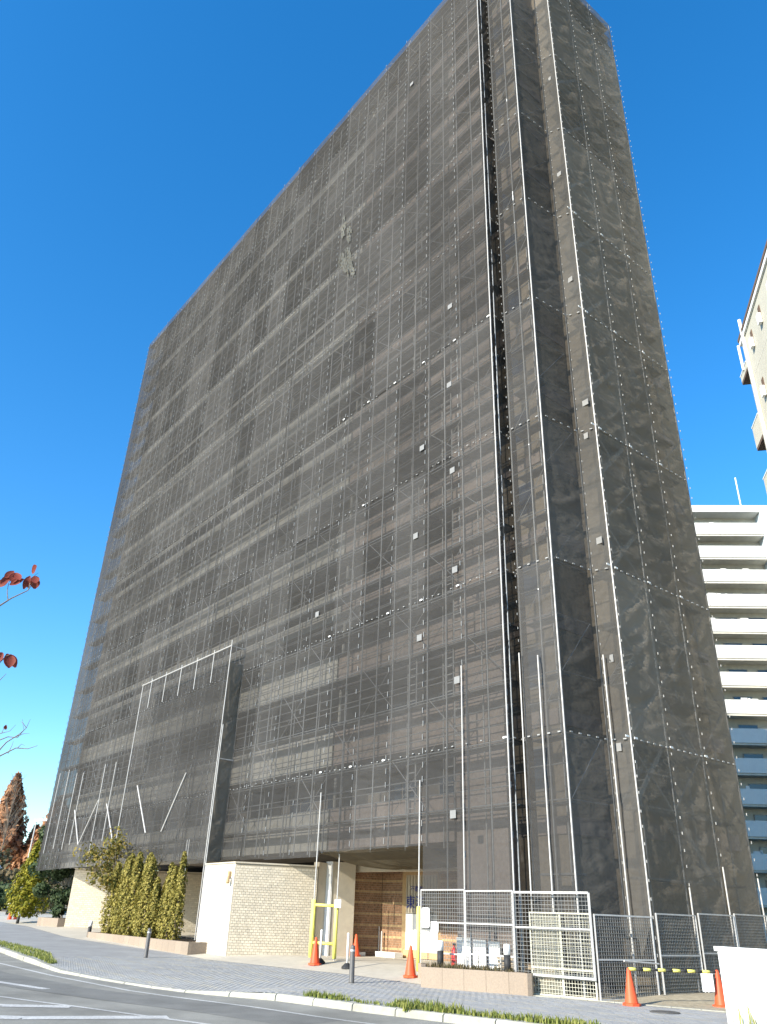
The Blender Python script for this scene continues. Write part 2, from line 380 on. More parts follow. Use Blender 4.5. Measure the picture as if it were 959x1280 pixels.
# far paving as larger strips
far = MB()
for iu in range(0, 60):
    for iv in range(-42, 5):
        uu = 13.1 + iu * .45 + (.22 if iv % 2 else 0); vv = iv * .2
        if vk(uu) + .3 < vv < ve(uu) - .12 and uu < 40:
            c = W(uu, vv, pav_z(uu, vv) + .003)
            far.add([c + AX * (sx * .215) + BX * (sy * .092) + Vector((0, 0, g(uu + sx * .215) - g(uu))) for sx, sy in ((-1, -1), (1, -1), (1, 1), (-1, 1))], [(3, 2, 1, 0)])
far.build('far_paving', M['paver'], pav, kind='stuff')
# road markings
def stripe(pts, wdt, name, m=None, dz=.005):
    b = MB()
    for (a0, b0) in zip(pts[:-1], pts[1:]):
        n = 6
        for i in range(n):
            p = [a0[k] + (b0[k] - a0[k]) * i / n for k in (0, 1)]; q = [a0[k] + (b0[k] - a0[k]) * (i + 1) / n for k in (0, 1)]
            dx = Vector((q[0] - p[0], q[1] - p[1])); nn = Vector((-dx.y, dx.x)).normalized() * wdt / 2
            b.add([W(p[0] + nn.x, p[1] + nn.y, rz(p[0], 0) + dz), W(p[0] - nn.x, p[1] - nn.y, rz(p[0], 0) + dz), W(q[0] - nn.x, q[1] - nn.y, rz(q[0], 0) + dz), W(q[0] + nn.x, q[1] + nn.y, rz(q[0], 0) + dz)], [(0, 1, 2, 3)])
    return b.build(name, m or M['paint'], kind='structure')
stripe([(16, -9.9), (9, -10.2), (5.5, -9.6), (2.6, -8.6), (.2, -7.75), (-2, -7.3)], 1.5, 'road_patch', M['asphaltdark'], .0025)
stripe([(40, -8.6), (17, -8.9), (12.47, -8.8), (8.05, -8.6), (4.2, -8.15), (.55, -7.1), (-2.02, -6.62), (-8, -5.1), (-14, -3.5)], .11, 'road_edge_line')
stripe([(11, -11.4), (6.59, -10.26), (4.91, -9.75)], .22, 'road_edge_line')
stripe([(6.5, -12.4), (3.7, -11.03), (1.55, -10.2), (-.41, -9.52), (-6, -7.6)], .12, 'road_edge_line')
stripe([(3.6, -12.9), (2.2, -11.4), (1.65, -10.35)], .42, 'crossing_stripe')
stripe([(1.5, -13.2), (.35, -11.6), (-.35, -9.35)], .45, 'crossing_stripe')

# ------------------------------------------------------------------ the wrapped apartment block
bl = thing('apartment_building', W(19, 6, .4), 'tall apartment block standing wrapped behind the dark scaffold netting', 'building')
H0, FH, NF = 4.0, 2.93, 14
TOP = H0 + FH * NF
mb = MB(); mb.ubox(1.2, 38.4, 2.75, 8.7, H0, TOP); mb.build('wall', M['darkwall'], bl)
MB().ubox(10.9, 38.2, 7.4, 8.6, .3, H0 - .01).build('shade_core', M['dark'], bl)  # near-black box blocks light through; shade under the block is in its colour
for q in ((-1.55, 1.19, 3.4, 9.2, .1, TOP), (-.62, 1.19, 1.5, 3.39, .1, TOP), (1.2, 10.6, 5.05, 6.2, .3, H0 - .27)): MB().ubox(*q).build('end_wall', M['tan'], bl)
MB().ubox(38.41, 39.0, 1.06, 8.6, H0, TOP).build('end_wall', M['tan'], bl)
MB().ubox(1.2, 3.3, 1.1, 2.74, .1, TOP).build('corner_wall', M['tile'], bl)
bx_me = MB().box(0, 1, 0, 1, 0, 1)
bays = [(3.3, 10.0), (10.0, 16.2), (16.2, 22.4), (22.4, 28.6), (28.6, 34.8), (34.8, 38.4)]
win = MB().box(-.03, 1.73, -.06, 0, -.03, 2.03).mesh('window', M['frame'])
pane = MB().box(.05, .82, -.085, -.06, .06, 1.94).box(.90, 1.65, -.085, -.06, .06, 1.94).mesh('pane', M['glass'])
def RM(u, v, z):  # local x along +u, y along +v
    mw = Matrix((AX, BX, Vector((0, 0, 1)))).transposed().to_4x4(); mw.translation = W(u, v, z); return mw
for k in range(NF):
    z = H0 + FH * k
    for bi, (a0, b0) in enumerate(bays):
        mt = M['tile'] if bi == 0 else M['balc']
        MB().ubox(a0 + .05, b0 - .05, 1.05, 1.2, z - .25, z + 1.12).build('balcony_front', mt, bl)
        MB().ubox(a0 + .02, b0 - .02, 1.2, 2.74, z - .22, z - .02).build('balcony_slab', M['concrete'], bl)
        if bi: MB().ubox(a0 - .08, a0 + .08, 1.25, 2.73, z, z + FH - .25).build('partition', M['concrete'], bl)
        w = b0 - a0
        for s in ((.8, 3.6) if w > 5 else (.8,)):
            wo_ = inst('window', win, bl, RM(a0 + s, 2.74, z + .05))
            p_ = bpy.data.objects.new('pane', pane); C.objects.link(p_); p_.parent = wo_; ORG[p_] = ORG[bl]
MB().ubox(-.7, 38.5, 1.0, 8.75, TOP, TOP + 1.65).build('roof_parapet', M['darkwall'], bl)
MB().ubox(-1.56, -.71, 3.4, 8.75, TOP, TOP + .9).build('roof_parapet', M['darkwall'], bl)
# end-wall windows and floor bands
for k in range(NF):
    z = H0 + FH * k
    MB().ubox(-1.59, -1.555, 3.45, 8.6, z - .2, z + .25).ubox(-.66, -.625, 1.55, 3.35, z - .2, z + .25).ubox(-.6, 1.1, 1.44, 1.495, z - .2, z + .25).build('floor_band', M['tile'], bl)
    f = MB().ubox(-1.58, -1.555, 4.6, 5.7, z + 1.0, z + 2.2).build('window', M['frame'], bl)
    MB().ubox(-1.60, -1.581, 4.68, 5.62, z + 1.08, z + 2.12).build('pane', M['glass'], f)
    f = MB().ubox(-.2, .7, 1.47, 1.497, z + .95, z + 2.2).build('window', M['frame'], bl)
    MB().ubox(-.13, .63, 1.45, 1.469, z + 1.02, z + 2.12).build('pane', M['glass'], f)
# ------------------------------------------------------------------ scaffolding with its nets
sc = thing('scaffolding', W(19, .5, .4), 'towering tube scaffolding hung with dark grey mesh sheets on the apartment block', 'scaffolding')
SEAM0, SH = 6.21, 5.1
ZS = [SEAM0 + SH * k for k in range(8)]
NTOP = 44.95
def folds(seed, amp, fine=False):
    r = np.random.default_rng(seed); nx, nz = 13, 61
    X = np.linspace(0, 1, nx); Z = np.linspace(0, 1, nz); xx, zz = np.meshgrid(X, Z)
    ex = np.sin(np.pi * xx) ** .7; ez = np.clip(np.sin(np.pi * zz) * 1.6, 0, 1)
    d = (.12 if fine else .5) * amp * ex * ez * (r.uniform(-.3, 1.0))
    for k in range(13 if fine else 7):   # swags hanging from the tied corners
        c = r.uniform(.05, .95); sag = r.uniform(.03, .12); tilt = r.uniform(-.28, .10)
        line = zz - (c - sag * 4 * xx * (1 - xx) + tilt * (xx - .5)); wdt = r.uniform(.010, .024) if fine else r.uniform(.014, .05)
        along = np.exp(-((xx - r.uniform(.1, .9)) / r.uniform(.25, .7)) ** 2)
        d += amp * r.uniform(.3, 1.0) * r.choice([1, -1]) * np.exp(-(line / wdt) ** 2) * ex * along
    for k in range(3):   # creases fanning down from the upper ties
        x0 = r.choice([0, 1]); a = r.uniform(.3, 1.2)
        line = (xx - x0) * (1 if x0 == 0 else -1) - a * (1 - zz) * .9; d += amp * .45 * np.exp(-(line / .05) ** 2) * ex * (zz > .4)
    d += .006 * r.standard_normal(d.shape) * ex
    return xx, d, zz, nx, nz
def sheet_mesh(seed, amp, m, fine=False):
    xx, d, zz, nx, nz = folds(seed, amp, fine); b = MB()
    b.add([(float(x), float(y), float(z)) for x, y, z in zip(xx.ravel(), d.ravel(), zz.ravel())],
          [(j * nx + i, j * nx + i + 1, (j + 1) * nx + i + 1, (j + 1) * nx + i) for j in range(nz - 1) for i in range(nx - 1)])
    return b.mesh('mesh_sheet', m, smooth=True)
SM_A = [sheet_mesh(s, .075, M['net']) for s in range(8)]
SM_G = [sheet_mesh(200 + s, .05, M['netthin']) for s in range(6)]
SM_C = [sheet_mesh(400 + s, .05, M['netrecess'], True) for s in range(4)]
SM_E = [sheet_mesh(500 + s, .05, M['netstrip']) for s in range(4)]
SM_D = [sheet_mesh(300 + s, .05, M['netdark']) for s in range(3)]
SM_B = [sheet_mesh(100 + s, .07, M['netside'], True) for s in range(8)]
def place_sheet(p0, p1, z0, z1, side=False):
    p0, p1 = V(p0), V(p1); d = p1 - p0; L = d.length; d.normalize(); n = Vector((0, 0, 1)).cross(d)
    mw = Matrix((d * L, n, Vector((0, 0, z1 - z0)))).transposed().to_4x4(); mw.translation = Vector((p0.x, p0.y, z0))
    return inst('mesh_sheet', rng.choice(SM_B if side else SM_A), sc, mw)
def bottomA(i):
    if i < 2: return 1.38
    if i < 5: return 3.56
    return lerp(i * 1.8 + .9, [9, 12, 16, 21, 31, 39.6], [3.42, 3.42, 3.52, 3.62, 3.62, 3.55])
def rows(zb): return [zb] + ZS + [NTOP]
for i in range(22):
    zr = rows(bottomA(i))
    for z0, z1 in zip(zr[:-1], zr[1:]): place_sheet(W(1.8 * i, 0), W(1.8 * i + 1.8, 0), z0, z1)
PB = [(0, 0), (.0, .66), (-.27, .66), (-.27, .34), (-1.63, .42), (-1.74, 2.15), (-2.30, 2.37)]
low = [.75, .75, .75, .95, .45, .55]
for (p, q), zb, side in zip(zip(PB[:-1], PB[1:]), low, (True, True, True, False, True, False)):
    zr = rows(zb)
    for z0, z1 in zip(zr[:-1], zr[1:]):
        o = place_sheet(W(*q), W(*p), z0, z1, side)
        if p[0] == -1.74: o.data = rng.choice(SM_E)
        if p[1] == .42: o.data = rng.choice(SM_C)
        if p[0] > -.2 or q[0] > -.2 or abs(p[0] - q[0]) < .01: o.data = rng.choice(SM_D)
for i in range(3):
    zr = rows(.5)
    for z0, z1 in zip(zr[:-1], zr[1:]): place_sheet(W(-2.30 - .01 * (i + 1), 2.37 + 1.8 * (i + 1)), W(-2.30 - .01 * i, 2.37 + 1.8 * i), z0, z1, True)
# far end and rear returns of the wrap
for z0, z1 in zip(rows(4.5)[:-1], rows(4.5)[1:]): place_sheet(W(39.6, 0), W(39.6, 7.7), z0, z1, True)
# gantry hung in front of the main face, left part
GV = -.7
for k in range(5):
    ua, ub = 15.9 + k * 1.94, 15.9 + (k + 1) * 1.94
    place_sheet(W(ua, GV), W(ub, GV), 7.9, 12.3).data = SM_G[k]; place_sheet(W(ua, GV - .0), W(ub, GV), lerp(ua, [15.9, 25.6], [3.35, 3.6]), 7.9).data = SM_G[k + 1]
for z0, z1 in ((3.45, 7.4), (7.4, 11.6)):
    place_sheet(W(15.93, -.03), W(15.93, GV), z0, z1, True); place_sheet(W(15.98, -.03), W(15.98, GV), z0, z1, True)
# soffit net over the entrance, sagging from the outer edge back to the wall
so_me = MB(); nx, ny = 15, 9
so_me.add([W(3.62 + 5.4 * i / (nx - 1), .02 + 3.6 * j / (ny - 1), 3.56 - .3 * j / (ny - 1) - .16 * math.sin(math.pi * j / (ny - 1)) * (1 + .6 * math.sin(i * 2.1)) + .03 * math.sin(i * 1.7 + j)) for j in range(ny) for i in range(nx)],
          [(j * nx + i, j * nx + i + 1, (j + 1) * nx + i + 1, (j + 1) * nx + i) for j in range(ny - 1) for i in range(nx - 1)])
so_me.build('soffit_sheet', M['netsoffit'], sc, smooth=True)

pole_me = MB().lathe([(.0243, 0), (.0243, 1)], 7).mesh('pole', M['steel'])
bright_me = MB().lathe([(.0205, 0), (.0205, 1)], 7).mesh('pole', M['brightsteel'])
def pole(p, z0, z1, me=pole_me, name='standard'):
    mw = Matrix.Diagonal((1, 1, z1 - z0, 1)); mw.translation = Vector((p.x, p.y, z0)); return inst(name, me, sc, mw)
for i in range(23):
    zb = fz(1.8 * i, 0) if i < 9 else fz(1.8 * i, .3)
    if i >= 2: zb = 3.55 if i < 5 else bottomA(min(21, i)) + .1
    pole(W(1.8 * i, .14), zb, NTOP - .05); pole(W(1.8 * i + .9, .15), max(zb, bottomA(min(21, i))), NTOP - 1) if i < 22 else None
    pole(W(1.8 * i, .85), zb, NTOP - 1)
for u_, v_ in ((-.27, .40), (-1.0, .45), (-1.58, .48), (-1.70, 2.15), (-2.24, 2.42), (-2.25, 4.17), (-2.27, 5.97), (-2.29, 7.77), (-1.7, 3.4), (-1.7, 5.97), (-1.7, 7.77), (-.75, 1.35)):
    pole(W(u_, v_), fz(u_, v_), NTOP - .05)
# bright outer tubes
def opole(u_, v_, z0, z1): return pole(W(u_, v_), z0, z1, bright_me, 'outer_tube')
opole(0, -.07, .5, NTOP - .05); opole(-1.65, .36, .1, NTOP - .05); opole(-2.33, 2.33, .1, NTOP - .05)
opole(1.78, -.09, .5, 8.6); opole(3.66, -.09, .3, 5.4); opole(8.95, -.09, .38, 5.5)
opole(-.33, .20, .1, 8.6); opole(-.98, .25, .1, 8.4); opole(-1.9, 2.05, .1, 8.6); opole(10.28, 1.5, .38, 3.3)
opole(-2.36, 4.17, .2, 2.6); opole(-2.38, 5.97, .2, 3.2); opole(-2.4, 7.77, .2, 3.0)
for u_, z0, z1 in ((38.46, 4.5, 9.2), (36.8, 4.7, 9.25), (35.25, 4.6, 8.9), (34.1, 4.8, 8.8), (30.68, 3.6, 8.9), (29.1, 4.8, 8.85), (18.95, .65, 4.4), (18.75, .65, 4.4)):
    opole(u_, -.13, z0, z1)
def slant(p, q, r=.035, name='raking_strut'): return MB().tube([p, q], r, 6).build(name, M['brightsteel'], sc)
for a0, b0 in (((34.32, 6.7), (32.6, 4.75)), ((30.72, 6.97), (32.52, 4.86)), ((29.36, 6.67), (27.67, 4.83)), ((24.0, 7.05), (22.1, 4.78)), ((18.7, 7.1), (20.4, 4.76))):
    v_ = -.14 if a0[0] > 26 else GV - .06
    slant(W(a0[0], v_, a0[1]), W(b0[0], v_, b0[1]))
opole(25.55, GV - .05, 3.6, 12.4); opole(15.88, GV - .05, .66, 12.6); opole(15.75, GV - .05, .66, 8.8)
MB().tube([W(25.6, GV - .06, 12.34), W(15.8, GV - .06, 12.34)], .03, 6).build('top_rail', M['brightsteel'], sc)
for u_ in (24.4, 22.65, 20.9, 19.2, 17.5): opole(u_, GV - .06, 10.95, 12.5)
MB().tube([W(15.85, GV, 12.3), W(15.85, 0, 12.3)], .025, 6).tube([W(15.85, GV, 7.4), W(15.85, 0, 7.4)], .025, 6).build('gantry_tie', M['steel'], sc)
# inside the nets: decks, ledgers, rails, braces, ladders and stairs
LIFT = 1.7
levels = [SEAM0 - 1.7 * 2 + 1.7 * k for k in range(25)]
led = lambda v_, zz, u0, u1: MB().tube([W(u0, v_, zz), W(u1, v_, zz)], .022, 5).build('ledger', M['steel'], sc)
rails = MB(); brace = MB(); plrest = MB(); pl = []
plank_me = MB().ubox(0, 0, 0, 0, 0, 0)
plank_me = MB().box(.02, 1.78, 0, .5, -.05, 0).mesh('plank', M['plank'])
for k, z in enumerate(levels):
    if z < 3.4: continue
    led(.19, z, 0, 39.6); led(.85, z, 0, 39.6)
    for h in (.45, .95): rails.tube([W(0, .19, z + h), W(39.6, .19, z + h)], .019, 4)
    rails.tube([W(0, .82, z + .9), W(39.6, .82, z + .9)], .019, 4)
    rails.tube([W(-2.22, 2.5, z + .9), W(-2.26, 7.7, z + .9)], .019, 4)
    rails.tube([W(-2.22, 2.5, z), W(-2.26, 7.7, z)], .022, 4); rails.tube([W(-1.52, .6, z), W(-1.56, 2.05, z)], .022, 4); rails.tube([W(-.27, .45, z), W(-1.6, .5, z)], .022, 4)
    rails.tube([W(-.27, .45, z + .9), W(-1.6, .5, z + .9)], .019, 4)
    for i in range(22):
        pl.append((i * 1.8 + z * .8, i, z))
        if (i + k) % 3 == 0:
            brace.tube([W(1.8 * i, .21, z), W(1.8 * i + 1.8, .21, z + LIFT)], .016, 4); brace.tube([W(1.8 * i + 1.8, .24, z), W(1.8 * i, .24, z + LIFT)], .016, 4)
    for i in range(3):
        if (i + k) % 2 == 0: brace.tube([W(-2.17, 2.45 + 1.8 * i, z), W(-2.17, 4.2 + 1.8 * i, z + LIFT)], .026, 4)
        else: brace.tube([W(-2.17, 4.2 + 1.8 * i, z), W(-2.17, 2.45 + 1.8 * i, z + LIFT)], .026, 4)
    brace.tube([W(-1.52, .6, z), W(-1.58, 2.0, z + LIFT)], .018, 4) if k % 2 else brace.tube([W(-.3, .5, z), W(-1.6, .55, z + LIFT)], .016, 4)
pl.sort()
for j, (d, i, z) in enumerate(pl):
    if j < 270: inst('plank', plank_me, sc, RM(1.8 * i, .25, z - .03))
    else: plrest.ubox(1.8 * i + .02, 1.8 * i + 1.78, .25, .75, z - .08, z - .03)
for z in levels:
    plrest.ubox(-2.1, -1.65, 2.6, 7.6, z - .08, z - .03); plrest.ubox(-1.5, -.3, .6, 1.0, z - .08, z - .03)
for i in range(22):
    mw = RM(1.8 * i, .06, 44.62) @ Matrix.Diagonal((1, 1.9, 1, 1)); inst('plank', plank_me, sc, mw)
for q in ((-2.24, -1.56, 2.45, 7.7), (-1.6, -.3, .5, 1.4)): plrest.ubox(*q, 44.55, 44.6)
plrest.build('upper_planks', M['plank'], sc, kind='stuff')
rails.build('guard_rails', M['steel'], sc, kind='stuff'); brace.build('cross_braces', M['steel'], sc, kind='stuff')
for k, z in enumerate(levels[1:16]):
    if z < 3.4: continue
    for u_ in ((2.3,) if k % 2 else (2.7, 4.5)):
        b = MB(); b.bar(W(u_, .45, z), W(u_ + .0, .45, z + 1.75), .045); b.bar(W(u_ + .36, .45, z), W(u_ + .36, .45, z + 1.75), .045)
        for q in range(6): b.bar(W(u_, .45, z + .2 + q * .27), W(u_ + .36, .45, z + .2 + q * .27), .03)
        b.build('ladder', M['brightsteel'], sc)
for k, z in enumerate(levels[:20]):
    i = 1 if k % 2 else 2
    if z < .5: continue
    va, vb = (2.5 + 1.8 * (i - 1), 4.1 + 1.8 * (i - 1)); va, vb = (va, vb) if k % 2 else (vb, va)
    b = MB()
    for uu in (-2.12, -1.72):
        b.bar(W(uu, va, z), W(uu, vb, z + LIFT), .05, .14)
    for q in range(1, 7):
        t = q / 7; b.bar(W(-2.1, va + (vb - va) * t, z + LIFT * t), W(-1.74, va + (vb - va) * t, z + LIFT * t), .18, .03)
    b.build('stair_flight', M['steel'], sc)
# white cords tying the sheets to the tubes
ties = MB()
def tie(p, ax, w=.05, h=.028): ties.boxv(p, ax * (w / 2), (Vector((0, 0, 1)).cross(ax)) * .012, (0, 0, h / 2))
for z in ZS:
    q = 0.15
    while q < 39.6:
        if rng.random() < .9: tie(W(q, -.045, z + rng.uniform(-.04, .04)), AX, rng.uniform(.04, .09), .026)
        q += .3
    for (p, q_) in zip(PB[:-1], PB[1:]):
        p3, q3 = W(*p), W(*q_); d = (p3 - q3); n = max(2, int(d.length / .3)); dn = d.normalized()
        for t in range(n): tie(q3 + d * ((t + .5) / n) + Vector((0, 0, z)) + Vector((0, 0, 1)).cross(dn) * .045, dn, .09, .035)
    for t in range(18): tie(W(-2.36, 2.5 + .3 * t, z - .0), -BX, .1, .035)
for i in range(0, 23):
    z = bottomA(min(21, i)) + .2
    while z < NTOP:
        if rng.random() < .85: tie(W(1.8 * i + rng.uniform(-.02, .02), -.04, z), AX, .017, .17)
        z += .42
for u_, v_ in ((-.27, .28), (-1.63, .37), (-1.78, 2.15), (-2.36, 2.37), (-2.37, 4.17), (-2.38, 5.97), (-2.4, 7.77)):
    z = 1.0
    while z < NTOP:
        tie(W(u_, v_, z + rng.uniform(-.03, .03)), AX if v_ < 2.2 else BX, .016, .07); z += .42
ties.build('tie_cords', M['cord'], sc, kind='stuff')
# bigger white node plates and the small notice cards hung on the net
for i in range(0, 6):
    for z in ZS[:4]:
        if rng.random() < .35: continue
        MB().boxv(W(1.8 * i + .12, -.06, z), AX * .07, BX * .01, (0, 0, .025)).build('node_tag', M['tie'], sc)
for v_ in (2.1, 2.5, 4.2, 6.0):
    for z in ZS[:5]:
        MB().boxv(W(-2.38, v_, z + .02), BX * .07, AX * .01, (0, 0, .025)).build('node_tag', M['tie'], sc)
for u_, z in ((2.14, 23.37), (2.23, 19.56), (2.11, 15.75), (2.04, 11.91), (2.0, 8.2), (2.23, 4.33), (3.78, 9.98), (4.05, 13.86), (3.75, 17.46), (4.87, 40.57), (10.1, 12.48)):
    MB().boxv(W(u_, -.07, z), AX * .12, BX * .006, (0, 0, .11)).build('notice_card', M['tag'], sc)
for u_, z in ((-2.05, 12.28), (-2.1, 17.5), (-1.95, 16.2), (-2.0, 8.5), (-1.95, 6.0), (-2.0, 35.2), (-2.0, 29.0), (-2.0, 23.2)):
    MB().boxv(W(u_, 2.22, z), AX * .12, BX * .006, (0, 0, .11)).build('notice_card', M['tag'], sc)
# lighter ragged streaks laid on the net
for cu_, cz_, w_, h_ in ((10.35, 34.6, .16, .75), (9.75, 33.6, .2, .6), (9.9, 31.9, .45, .8), (9.55, 31.1, .3, .5), (10.4, 32.2, .16, .5), (9.2, 30.5, .2, .25)):
    b = MB()
    for q in range(int(26 * w_ * h_ / .12) + 8):
        x, y = rng.uniform(-w_, w_), rng.uniform(-h_, h_)
        if (x / w_) ** 2 + (y / h_) ** 2 > 1: continue
        a_, l_ = rng.uniform(.012, .05), rng.uniform(.06, .26); c_ = W(cu_ + x, -.085, cz_ + y + .5 * x)
        b.boxv(c_, AX * a_, BX * .003, (AX * .25 + Vector((0, 0, 1))) * l_)
    b.build('pale_net_patch', M['netpatch'] if cu_ > 5 else M['netfaint'], sc, kind='stuff')

# ------------------------------------------------------------------ brick walls and entrance
def brickwall(parent, p0, p1, z0, z1, bw, bh, mbrick, mmort, t=.3, name='brickwork', alt=None, altrow=None):
    p0, p1 = V(p0), V(p1); d = p1 - p0; d.z = 0; L = d.length; d.normalize(); n = Vector((d.y, -d.x, 0))
    MB().wallbox(p0, p1, z0, z1, t).build('wall_core', mmort, parent)
    B = MB(); A2 = MB(); nr = int((z1 - z0) / bh); j = .010
    for r in range(nr):
        s = -(bw / 2 if r % 2 else 0)
        while s < L - .01:
            a0, a1 = max(0, s) + j / 2, min(L, s + bw) - j / 2
            if a1 - a0 > .02:
                z_0, z_1 = z0 + r * bh + j / 2, z0 + (r + 1) * bh - j / 2; o = .012 + rng.uniform(-.002, .003)
                q = [p0 + d * a0, p0 + d * a1]; tgt = A2 if altrow and altrow(r) else B
                vs = []
                for off in (0, o):
                    for (s_, zz) in ((a0, z_0), (a1, z_0), (a1, z_1), (a0, z_1)): 
                        w_ = p0 + d * s_ + n * off; vs.append((w_.x, w_.y, zz))
                tgt.add(vs, [(4, 5, 6, 7), (0, 1, 5, 4), (1, 2, 6, 5), (2, 3, 7, 6), (3, 0, 4, 7)])
            s += bw
    B.build(name, mbrick, parent, kind='stuff')
    if A2.v: A2.build('band_' + name, alt, parent, kind='stuff')
# p0 -> p1 must run left to right as seen from the street
bw_ = thing('brick_wall', W(12.1, -1.4, .3), 'cream brick garden wall with a dazzling sunlit end beside the entrance', 'wall')
brickwall(bw_, W(12.1, -1.4), W(11.0, 1.4), .2, 3.22, .14, .084, M['brick'], M['mortar'])
brickwall(bw_, W(14.6, -1.32), W(12.12, -1.42), .2, 3.22, .14, .084, M['bricklit'], M['mortarlit'])
MB().prism([W(12.35, -1.05)[:2], W(14.55, -1.0)[:2], W(14.5, 1.7)[:2], W(11.4, 1.6)[:2]], .2, 3.2).build('wall_core', M['mortar'], bw_)
MB().wallbox(W(14.62, -1.34), W(12.08, -1.44), 3.221, 3.27, .32, .02).wallbox(W(12.08, -1.43), W(10.98, 1.42), 3.221, 3.27, .32, .02).build('coping', M['beige'], bw_)
MB().wallbox(W(11.02, 1.46), W(11.16, 1.93), .2, 3.4, .25).build('wall_return', M['beige'], bw_)
lampb = thing('wall_lamp', W(12.4, -1.5, 2.75), 'small ochre wall lamp on the sunlit brick end', 'lamp')
MB().boxv(W(12.4, -1.47, 2.85), AX * .06, BX * .05, (0, 0, .1)).build('bracket', M['bandtile'], lampb)
MB().lathe([(.05, 0), (.07, .04), (.05, .2), (.02, .24)], 8, W(12.32, -1.56, 2.55)).build('lamp_shade', M['bandtile'], lampb)
lw = thing('brick_wall', W(35, .8, .65), 'long cream brick wall under the netting behind the row of conifers', 'wall')
brickwall(lw, W(35, .8), W(30.4, 6.7), .55, 3.62, .22, .1, M['brick'], M['mortar'])
MB().wallbox(W(35.03, .78), W(30.4, 6.73), 3.621, 3.67, .34, .02).build('coping', M['beige'], lw)
ew = thing('entrance_wing_wall', W(10.9, 2.0, .35), 'beige stone wing wall beside the building entrance', 'wall')
MB().prism([W(11.15, 1.95)[:2], W(10.92, 2.0)[:2], W(10.68, 2.9)[:2], W(11.1, 2.95)[:2]], .3, 3.45).build('wall', M['beige'], ew)
MB().prism([W(11.2, 1.90)[:2], W(10.9, 1.96)[:2], W(10.89, 1.995)[:2], W(11.17, 1.945)[:2]], .3, 3.45).build('sunlit_end', M['white'], ew)  # thin white slab: sunlight on the wall end put into colour
tw = thing('entrance_tile_wall', W(10.8, 4.3, .38), 'brown tiled entrance wall with ochre bands under the scaffold', 'wall')
row4 = lambda r: r % 5 == 4
brickwall(tw, W(11.2, 3.1), W(10.8, 4.3), .3, 3.5, .07, .075, M['browntile'], M['mortar'], .2, 'tilework', M['bandtile'], row4)
brickwall(tw, W(10.8, 4.32), W(9.75, 4.47), .3, 3.5, .07, .075, M['browntile'], M['mortar'], .2, 'tilework', M['bandtile'], row4)
brickwall(tw, W(8.0, 4.75), W(2.2, 5.0), .3, 3.5, .14, .075, M['browntile'], M['mortar'], .2, 'tilework', M['bandtile'], row4)
MB().boxv(W(10.05, 4.1, .46), AX * .55, BX * .2, (0, 0, .08)).build('step', M['offwhite'], tw)
MB().boxv(W(11.0, 3.35, .44), AX * .14, BX * .3, (0, 0, .06)).build('step', M['offwhite'], tw)
MB().tube([W(10.78, 4.2, .4), W(10.78, 4.2, 1.35)], .025).tube([W(10.62, 4.2, .4), W(10.62, 4.2, 1.2)], .03).build('rail_post', M['brightsteel'], tw)
sw = thing('shop_window', W(9.2, 4.5, .38), 'office window with blue Japanese lettering beside the brown tiled wall', 'window')
P0, P1 = W(9.72, 4.5), W(8.05, 4.75); dd_ = (P1 - P0).normalized(); nn_ = Vector((dd_.y, -dd_.x, 0))
b = MB(); b.bar(P0 + Vector((0, 0, .4)), P0 + Vector((0, 0, 3.3)), .14, .14); b.bar(P1 + Vector((0, 0, .4)), P1 + Vector((0, 0, 3.3)), .14, .14)
b.bar(P0 + Vector((0, 0, 3.2)), P1 + Vector((0, 0, 3.2)), .12, .2); b.bar(P0 + Vector((0, 0, .52)), P1 + Vector((0, 0, .52)), .12, .26); b.build('frame', M['bandtile'], sw)
MB().wallbox(P0 + dd_ * .05, P1 - dd_ * .05, 1.82, 3.1, .03, .0).build('pane', M['beige'], sw)
MB().wallbox(P0 + dd_ * .05, P1 - dd_ * .05, .64, 1.80, .03, .004).build('frosted_pane', M['offwhite'], sw)
slt = MB()
for k in range(11):
    q = P0 + dd_ * (.14 + k * .14); slt.bar(q + nn_ * .015 + Vector((0, 0, 1.85)), q + nn_ * .015 + Vector((0, 0, 3.08)), .085, .012)
slt.build('blind', M['beige'], sw, kind='stuff')
def text(body, size, pos, xdir, parent, m, name='lettering'):
    cu = bpy.data.curves.new(name, 'FONT'); cu.body = body; cu.size = size; cu.extrude = .004
    o = bpy.data.objects.new(name + '_source', cu); C.objects.link(o); dg = bpy.context.evaluated_depsgraph_get()
    me = bpy.data.meshes.new_from_object(o.evaluated_get(dg)); bpy.data.objects.remove(o); me.name = name
    me.materials.clear(); me.materials.append(m)
    x = V(xdir).normalized(); z = Vector((0, 0, 1)); y = z.cross(x) * 1
    mw = Matrix((x, z, -y)).transposed().to_4x4(); mw.translation = pos
    return inst(name, me, parent, mw)
text('東洋', .46, P0 + dd_ * .12 + nn_ * .04 + Vector((0, 0, 2.02)), dd_, sw, M['blue'])
text('不動産', .2, P0 + dd_ * .34 + nn_ * .04 + Vector((0, 0, 2.56)), dd_, sw, M['blue'])
# canopy beam under the soffit net
MB().wallbox(W(11.1, 3.05), W(3.6, 4.2), 3.15, 3.55, .25).build('entrance_beam', M['beige'], tw)

